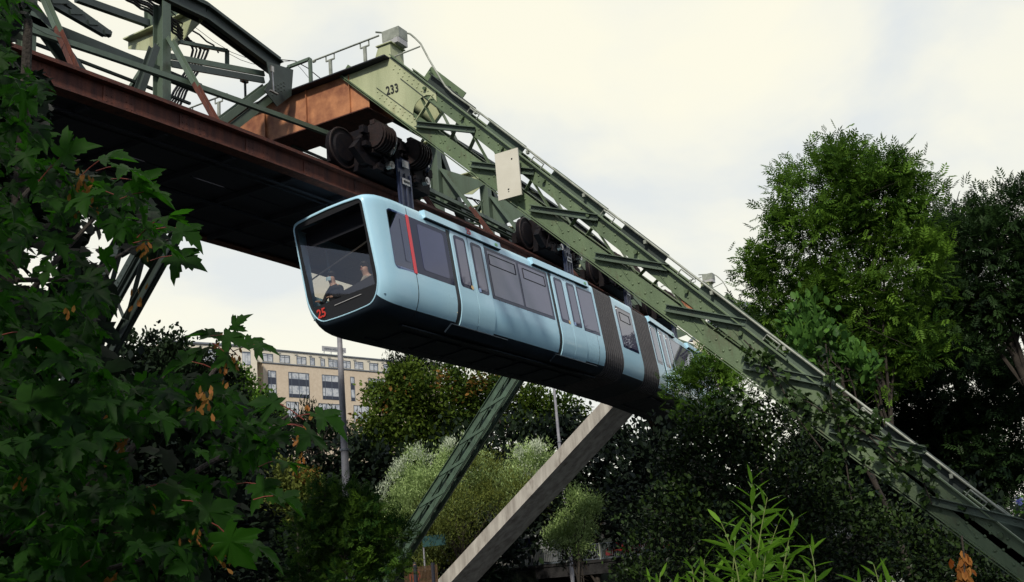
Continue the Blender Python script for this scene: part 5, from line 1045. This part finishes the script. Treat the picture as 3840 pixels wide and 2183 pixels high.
for u0, u1, cols in ((2.2, 4.0, [2.85]), (6.8, 11.5, [7.5, 9.15, 10.8]), (14.6, 19.5, [15.3, 16.9, 18.5]), (21.5, 22.5, []), (26, 30.5, [26.7, 28.3, 29.9])):
    hwin(u0, u1, -4.1, -9.15, cols, bands=((-5.45, -6.8), (-8.45, -9.14)))
for u0, u1 in ((6.1, 8.9), (13.5, 19.5), (22, 26)): hwin(u0, u1, -10.0, -13.5, [u0+.9, u0+1.9])
for u in (4.2, 8.1, 11.4, 13.7, 15.9, 19.0, 22.2, 25.7, 29.4): MB().prism([hp(u, -.28, .2), hp(u+.7, -.12, .2), hp(u+.7, -.2, .2), hp(u, -.36, .2)], HN*.15).build('roof_bracket', 'roofm', hotel)
rs = thing('roof_sign', 'pale rooftop sign with dark letters on thin legs above the hotel', 'sign', tuple(hp(18.4, .2, -3)))
mb = MB(); mb.prism([hp(15.6, 2.15, -1), hp(21.5, 2.15, -1), hp(21.5, 1.05, -1), hp(15.6, 1.05, -1)], -HN*.06); mb.build('panel', 'plate', rs)
mb = MB()
for u in (16.2, 17.9, 19.6, 21.0): mb.bar(hp(u, .2, -1.1), hp(u, 1.1, -1.1), .06, .06, tuple(HN)); mb.bar(hp(u-.5, .2, -1.5), hp(u, 1.1, -1.1), .04, .04, tuple(HN))
mb.build('support_legs', 'roofm', rs)
textobj('lettering', 'VIENNA HOUSE', .62, 'wframe', rs, hp(17.95, 1.60, -.96), HD, V(0, 0, 1), .01, .86); textobj('lettering', 'easy', .58, 'pole', rs, hp(20.75, 1.62, -.96), HD, V(0, 0, 1), .01, .9)
# low pale wing far left
wing = thing('apartment_block', 'low pale block with flat roof behind the dark tree on the left', 'building', (120, 152, 24))
def box_wall(root, P0, P1, H, z, depth, m, name='wall'):
    d = norm(P1-P0); n = V(d[1], -d[0], 0); mb = MB(); mb.prism([P0, P1, P1-V(0, 0, H), P0-V(0, 0, H)], -n*depth); mb.build(name, m, root); return d, n
W0 = atd(400, 855, 205); W1 = onZ(642, 868, W0[2]); dW, nW = box_wall(wing, W0, W1, 16, 0, 12, 'cream')
MB().prism([W0+V(0, 0, .3)+nW*.3, W1+V(0, 0, .3)+nW*.3, W1+nW*.3, W0+nW*.3], -nW*12.5).build('roof', 'roofm', wing)
LW = np.linalg.norm(W1-W0)
for t0, t1 in ((.10, .32), (.40, .62), (.84, .93)):
    a = W0+dW*LW*t0-V(0, 0, 1.0); b = W0+dW*LW*t1-V(0, 0, 1.0); w = MB().prism([a, b, b-V(0, 0, 2.6), a-V(0, 0, 2.6)], nW*.05).build('window', 'wframe', wing)
    for i in range(3): c = a+(b-a)*(i/3+.02)+nW*.055-V(0, 0, .35); e = a+(b-a)*((i+1)/3-.02)+nW*.055-V(0, 0, .35); MB().prism([c, e, e-V(0, 0, 2.1), c-V(0, 0, 2.1)], nW*.02).build('pane', 'wglass', w)
X0 = atd(575, 870, 212); X1 = onZ(622, 874, X0[2]); box_wall(wing, X0, X1, 9, 0, 8, 'cream', 'stair_tower')
# grey roofed house glimpsed at the far right of the leg
hs = thing('house', 'grey roofed house glimpsed over the leg beside the ash tree', 'building', tuple(atd(1845, 800, 95)-V(0, 0, 14)))
a = atd(1795, 745, 95); b = onZ(1900, 760, a[2]); dh = norm(b-a); nh = V(dh[1], -dh[0], 0); mb = MB(); lo = V(0, 0, 3.0)
mb.add([a+dh*1.5, b-dh*1.5, b-lo+nh*3, a-lo+nh*3, a-lo-nh*4, b-lo-nh*4], [(0, 1, 2, 3), (1, 0, 4, 5), (0, 3, 4), (1, 5, 2)]); mb.build('roof', 'roofm', hs); MB().prism([a-lo+nh*2.6, b-lo+nh*2.6, b-lo*1.8+nh*2.6, a-lo*1.8+nh*2.6], -nh*6).build('wall', 'cream', hs)
# poles
def lamp(label, D, top, bot, r, extra):
    t = atd(*top, D); b = onX(*bot, t[0]); b[1] = t[1]; gz = float(ground_h(np.array(t[0]), np.array(t[1]))); h = t[2]+extra
    root = thing('lamp_post', label, 'lamp post', (t[0], t[1], gz), 'grey lamp posts'); mb = MB(); mb.tube([V(t[0], t[1], gz), V(t[0], t[1], (gz+h)/2), V(t[0], t[1], h)], [r*1.25, r, r*.62], 16); mb.build('pole', 'pole', root, smooth=True)
    MB().cyl(V(t[0], t[1], t[2]-3.2), V(t[0], t[1], t[2]-3.14), r*1.12, n=16).build('collar', 'roofm', root)
    mb = MB(); mb.tube([V(t[0], t[1], h), V(t[0]+.6, t[1]+.3, h+.25), V(t[0]+1.1, t[1]+.5, h+.28)], r*.4, 8); mb.build('arm', 'pole', root); mb = MB(); mb.box(V(t[0]+1.4, t[1]+.6, h+.28), .7, .25, .12); mb.build('lamp_head', 'plate', root)
lamp('thick grey lamp post rising to the train nose in front of the hotel', 33, (850, 862), (868, 1250), .125, .25)
lamp('thin grey lamp post behind the concrete strut', 66, (1386, 975), (1398, 1120), .115, .6)
# street bridge behind, with railing, vehicles and small things
XB = 64
b0 = onX(1150, 1440, XB); b1 = onX(1640, 1380, XB); zb = onX(1500, 1402, XB)[2]
BR = thing('street_bridge', 'dark stone street bridge crossing the river far behind the concrete strut', 'bridge', (XB+4, 16, -3.6))
mb = MB(); mb.box(V(XB+5, 18, zb-.45), 10, 44, .7); mb.build('deck', 'stone', BR); mb = MB(); mb.box(V(XB+.1, 18, zb-.02), .35, 44, .16); mb.build('kerb', 'stone', BR)
mb = MB(); mb.box(V(XB+5, 7, zb-3), 9, 3, 5); mb.box(V(XB+5, 25, zb-3), 9, 3, 5); mb.build('abutments', 'stone', BR)
RL = thing('railing', 'light grey picket railing along the street bridge', 'railing', (XB, 18, zb))
mb = MB()
for z in (.12, 1.05): mb.bar(V(XB, -2, zb+z), V(XB, 38, zb+z), .05, .05)
mb.build('rails', 'wframe', RL); mb = MB()
for y in np.arange(-2, 38, .13): mb.bar(V(XB, y, zb+.1), V(XB, y, zb+1.05), .025, .025, (1, 0, 0))
tag(mb.build('pickets', 'roofm', RL), kind='stuff')
for y in np.arange(-1, 38, 2.4): MB().bar(V(XB, y, zb), V(XB, y, zb+1.12), .07, .07, (1, 0, 0)).build('rail_post', 'galv', RL)
def car(name, label, cat, c, L, H, W_, m, van=False):
    root = thing(name, label, cat, tuple(c), 'vehicles on the street bridge'); g = c[2]
    prof = [(0, .35), (0, .8), (.05, 1.0), (.18, 1.05), (.30, 1.45), (.72, 1.45), (.88, 1.02), (.98, .9), (1, .4)] if not van else [(0, .35), (0, 1.0), (.06, 1.25), (.16, 1.95), (.22, 2.1), (.99, 2.1), (1, .4)]
    k = H/(2.1 if van else 1.45); mb = MB(); mb.prism([V(c[0]-W_/2, c[1]+(t-.5)*L, g+z*k) for t, z in prof], V(W_, 0, 0)); mb.build('body', m, root)
    for s in (-1, 1):
        z0, z1 = (1.35*k, 1.9*k) if van else (1.05*k, 1.38*k); r_ = (.10, .30) if van else (.30, .72)
        mb = MB(); mb.prism([V(c[0]+s*(W_/2+.01)-.01, c[1]+(r_[0]-.5)*L, g+z0), V(c[0]+s*(W_/2+.01)-.01, c[1]+(r_[1]-.5)*L, g+z0), V(c[0]+s*(W_/2+.01)-.01, c[1]+(r_[1]-.02-.5)*L, g+z1), V(c[0]+s*(W_/2+.01)-.01, c[1]+(r_[0]+.05-.5)*L, g+z1)], V(.02, 0, 0)); mb.build('side_window', 'glassd', root)
        for t in (.18, .80): MB().cyl(V(c[0]+s*(W_/2-.18), c[1]+(t-.5)*L, g+.34), V(c[0]+s*(W_/2+.02), c[1]+(t-.5)*L, g+.34), .34, n=16).build('wheel', 'rubber', root)
car('van', 'white van on the street bridge left of the concrete strut foot', 'van', V(XB+2.2, onX(1290, 1400, XB+2)[1], zb-.1), 5.2, 2.2, 1.9, 'white', True)
car('car', 'red car behind the bridge railing, right of the small willow', 'car', V(XB+3.2, onX(1600, 1380, XB+3)[1], zb-.1), 4.3, 1.45, 1.75, 'redc')
car('car', 'white car glimpsed through the bright shoots at the bottom', 'car', V(XB+2.6, onX(1830, 1360, XB+3)[1], zb-.1), 4.4, 1.5, 1.8, 'white')
ks = thing('advertising_column', 'white and yellow street column seen above the small willow', 'column', tuple(onX(1513, 1345, XB+6))); c = onX(1513, 1345, XB+6)
MB().cyl(c, c+V(0, 0, 1.2), .22, n=14).build('column', 'white', ks, smooth=True); MB().cyl(c+V(0, 0, 1.2), c+V(0, 0, 1.6), .30, n=14).build('cap', 'roofm', ks); MB().box(c+V(-.3, .45, .8), .1, .5, .7).build('panel', 'yellow', ks)
mp_ = thing('marker_post', 'small red and white marker post seen through the dark bush', 'marker', tuple(onX(1766, 1375, 60))); c = onX(1766, 1375, 60)
for i in range(5): MB().box(c+V(0, 0, .15+.3*i), .12, .22, .29).build('band', 'redc' if i % 2 == 0 else 'white', mp_)
# red figure by the fence at the bottom
def stander(c, label):
    s = 1.0; x, y, g = c
    J = dict(pel=((x, y, g+.92), .13), sp=((x, y, g+1.15), .13), ch=((x, y, g+1.34), .15), nk=((x, y, g+1.50), .055), hd=((x, y, g+1.62), .085), hd2=((x, y, g+1.70), .08))
    E = [('pel', 'sp'), ('sp', 'ch'), ('ch', 'nk'), ('nk', 'hd'), ('hd', 'hd2')]
    for s, q in ((-1, 'l'), (1, 'r')):
        J.update({'sh'+q: ((x, y+s*.19, g+1.40), .06), 'el'+q: ((x-.03, y+s*.27, g+1.13), .045), 'wr'+q: ((x-.12, y+s*.25, g+.90), .032), 'ha'+q: ((x-.15, y+s*.25, g+.82), .032), 'hi'+q: ((x, y+s*.10, g+.86), .09), 'kn'+q: ((x-.02, y+s*.11, g+.48), .06), 'an'+q: ((x+.02, y+s*.11, g+.09), .045), 'to'+q: ((x-.13, y+s*.12, g+.04), .04)})
        E += [('ch', 'sh'+q), ('sh'+q, 'el'+q), ('el'+q, 'wr'+q), ('wr'+q, 'ha'+q), ('pel', 'hi'+q), ('hi'+q, 'kn'+q), ('kn'+q, 'an'+q), ('an'+q, 'to'+q)]
    o = person('person', label, x, (['skin', 'redc', 'jeans'], lambda c_, p: 0 if c_.z > g+1.53 or (c_.z < g+.88 and abs(c_.y-y) > .2) else (1 if c_.z > g+.80 else 2)), (J, E, 'pel'), c)
    MB().loft([[V(x+.01+math.sin(t)*.10*math.cos(u), y+math.sin(t)*.09*math.sin(u), g+1.70+math.cos(t)*.10) for u in np.linspace(0, 2*math.pi, 12, endpoint=False)] for t in (.05, .5, 1.0, 1.5)]).build('hair', 'hair', o, smooth=True)
c = atd(1042, 1500, 52)
stander((c[0], c[1], c[2]-.1), 'person in a red coat standing behind the low slatted fence at the bottom')
c = atd(1042, 1440, 51)
fg = thing('slatted_fence', 'low wooden slatted fence by the foot of the thin lattice leg', 'fence', (c[0]-.8, c[1], c[2]-.3))
mb = MB(); p0 = atd(1015, 1450, 51)-V(0, 0, .2); p1 = atd(1095, 1440, 51)-V(0, 0, .2)
for z in (0, .55): mb.bar(p0+V(0, 0, z), p1+V(0, 0, z), .06, .10)
for t in np.linspace(0, 1, 24): q = p0+(p1-p0)*t; mb.bar(q+V(-.04, 0, -.1), q+V(-.04, 0, .7), .03, .05, (1, 0, 0))
mb.build('slats', 'wood', fg)
for t in (.35, .9): q = p0+(p1-p0)*t; MB().bar(q+V(-.1, 0, -1.6), q+V(-.1, 0, .8), .12, .12, (1, 0, 0)).build('post', 'under', fg)
MT['teal'].node_tree.nodes['Principled BSDF'].inputs['Base Color'].default_value = (.01, .05, .05, 1)
bn = thing('banner', 'turquoise banner half hidden between the lattice leg and the concrete strut', 'banner', tuple(atd(1085, 1352, 58)-V(0, 0, .8)))
q = atd(1085, 1352, 58); MB().box(q, .05, 1.4, .55).build('cloth', 'teal', bn); MB().bar(q+V(.05, .7, -1.5), q+V(.05, .7, .4), .06, .06, (1, 0, 0)).build('pole', 'pole', bn)
fl = atd(2556, 1262, 34); fb = tree('flower_bush', 'bush with blue flowers at the right edge beside the leg', 'bush', 34, [(2556, 1262, 14), (2545, 1280, 16), (2570, 1275, 16)], 60, 6, .12, .08, OVAL, 'light', r0=.03, ntw=4)
MT['L_blue'] = leafmat('blue petal', (.10, .12, .45), (.30, .32, .75), .3, .6); crown('flowers', [(fl, .16)], 26, 5, .06, .06, OVAL, 'L_blue', fb)
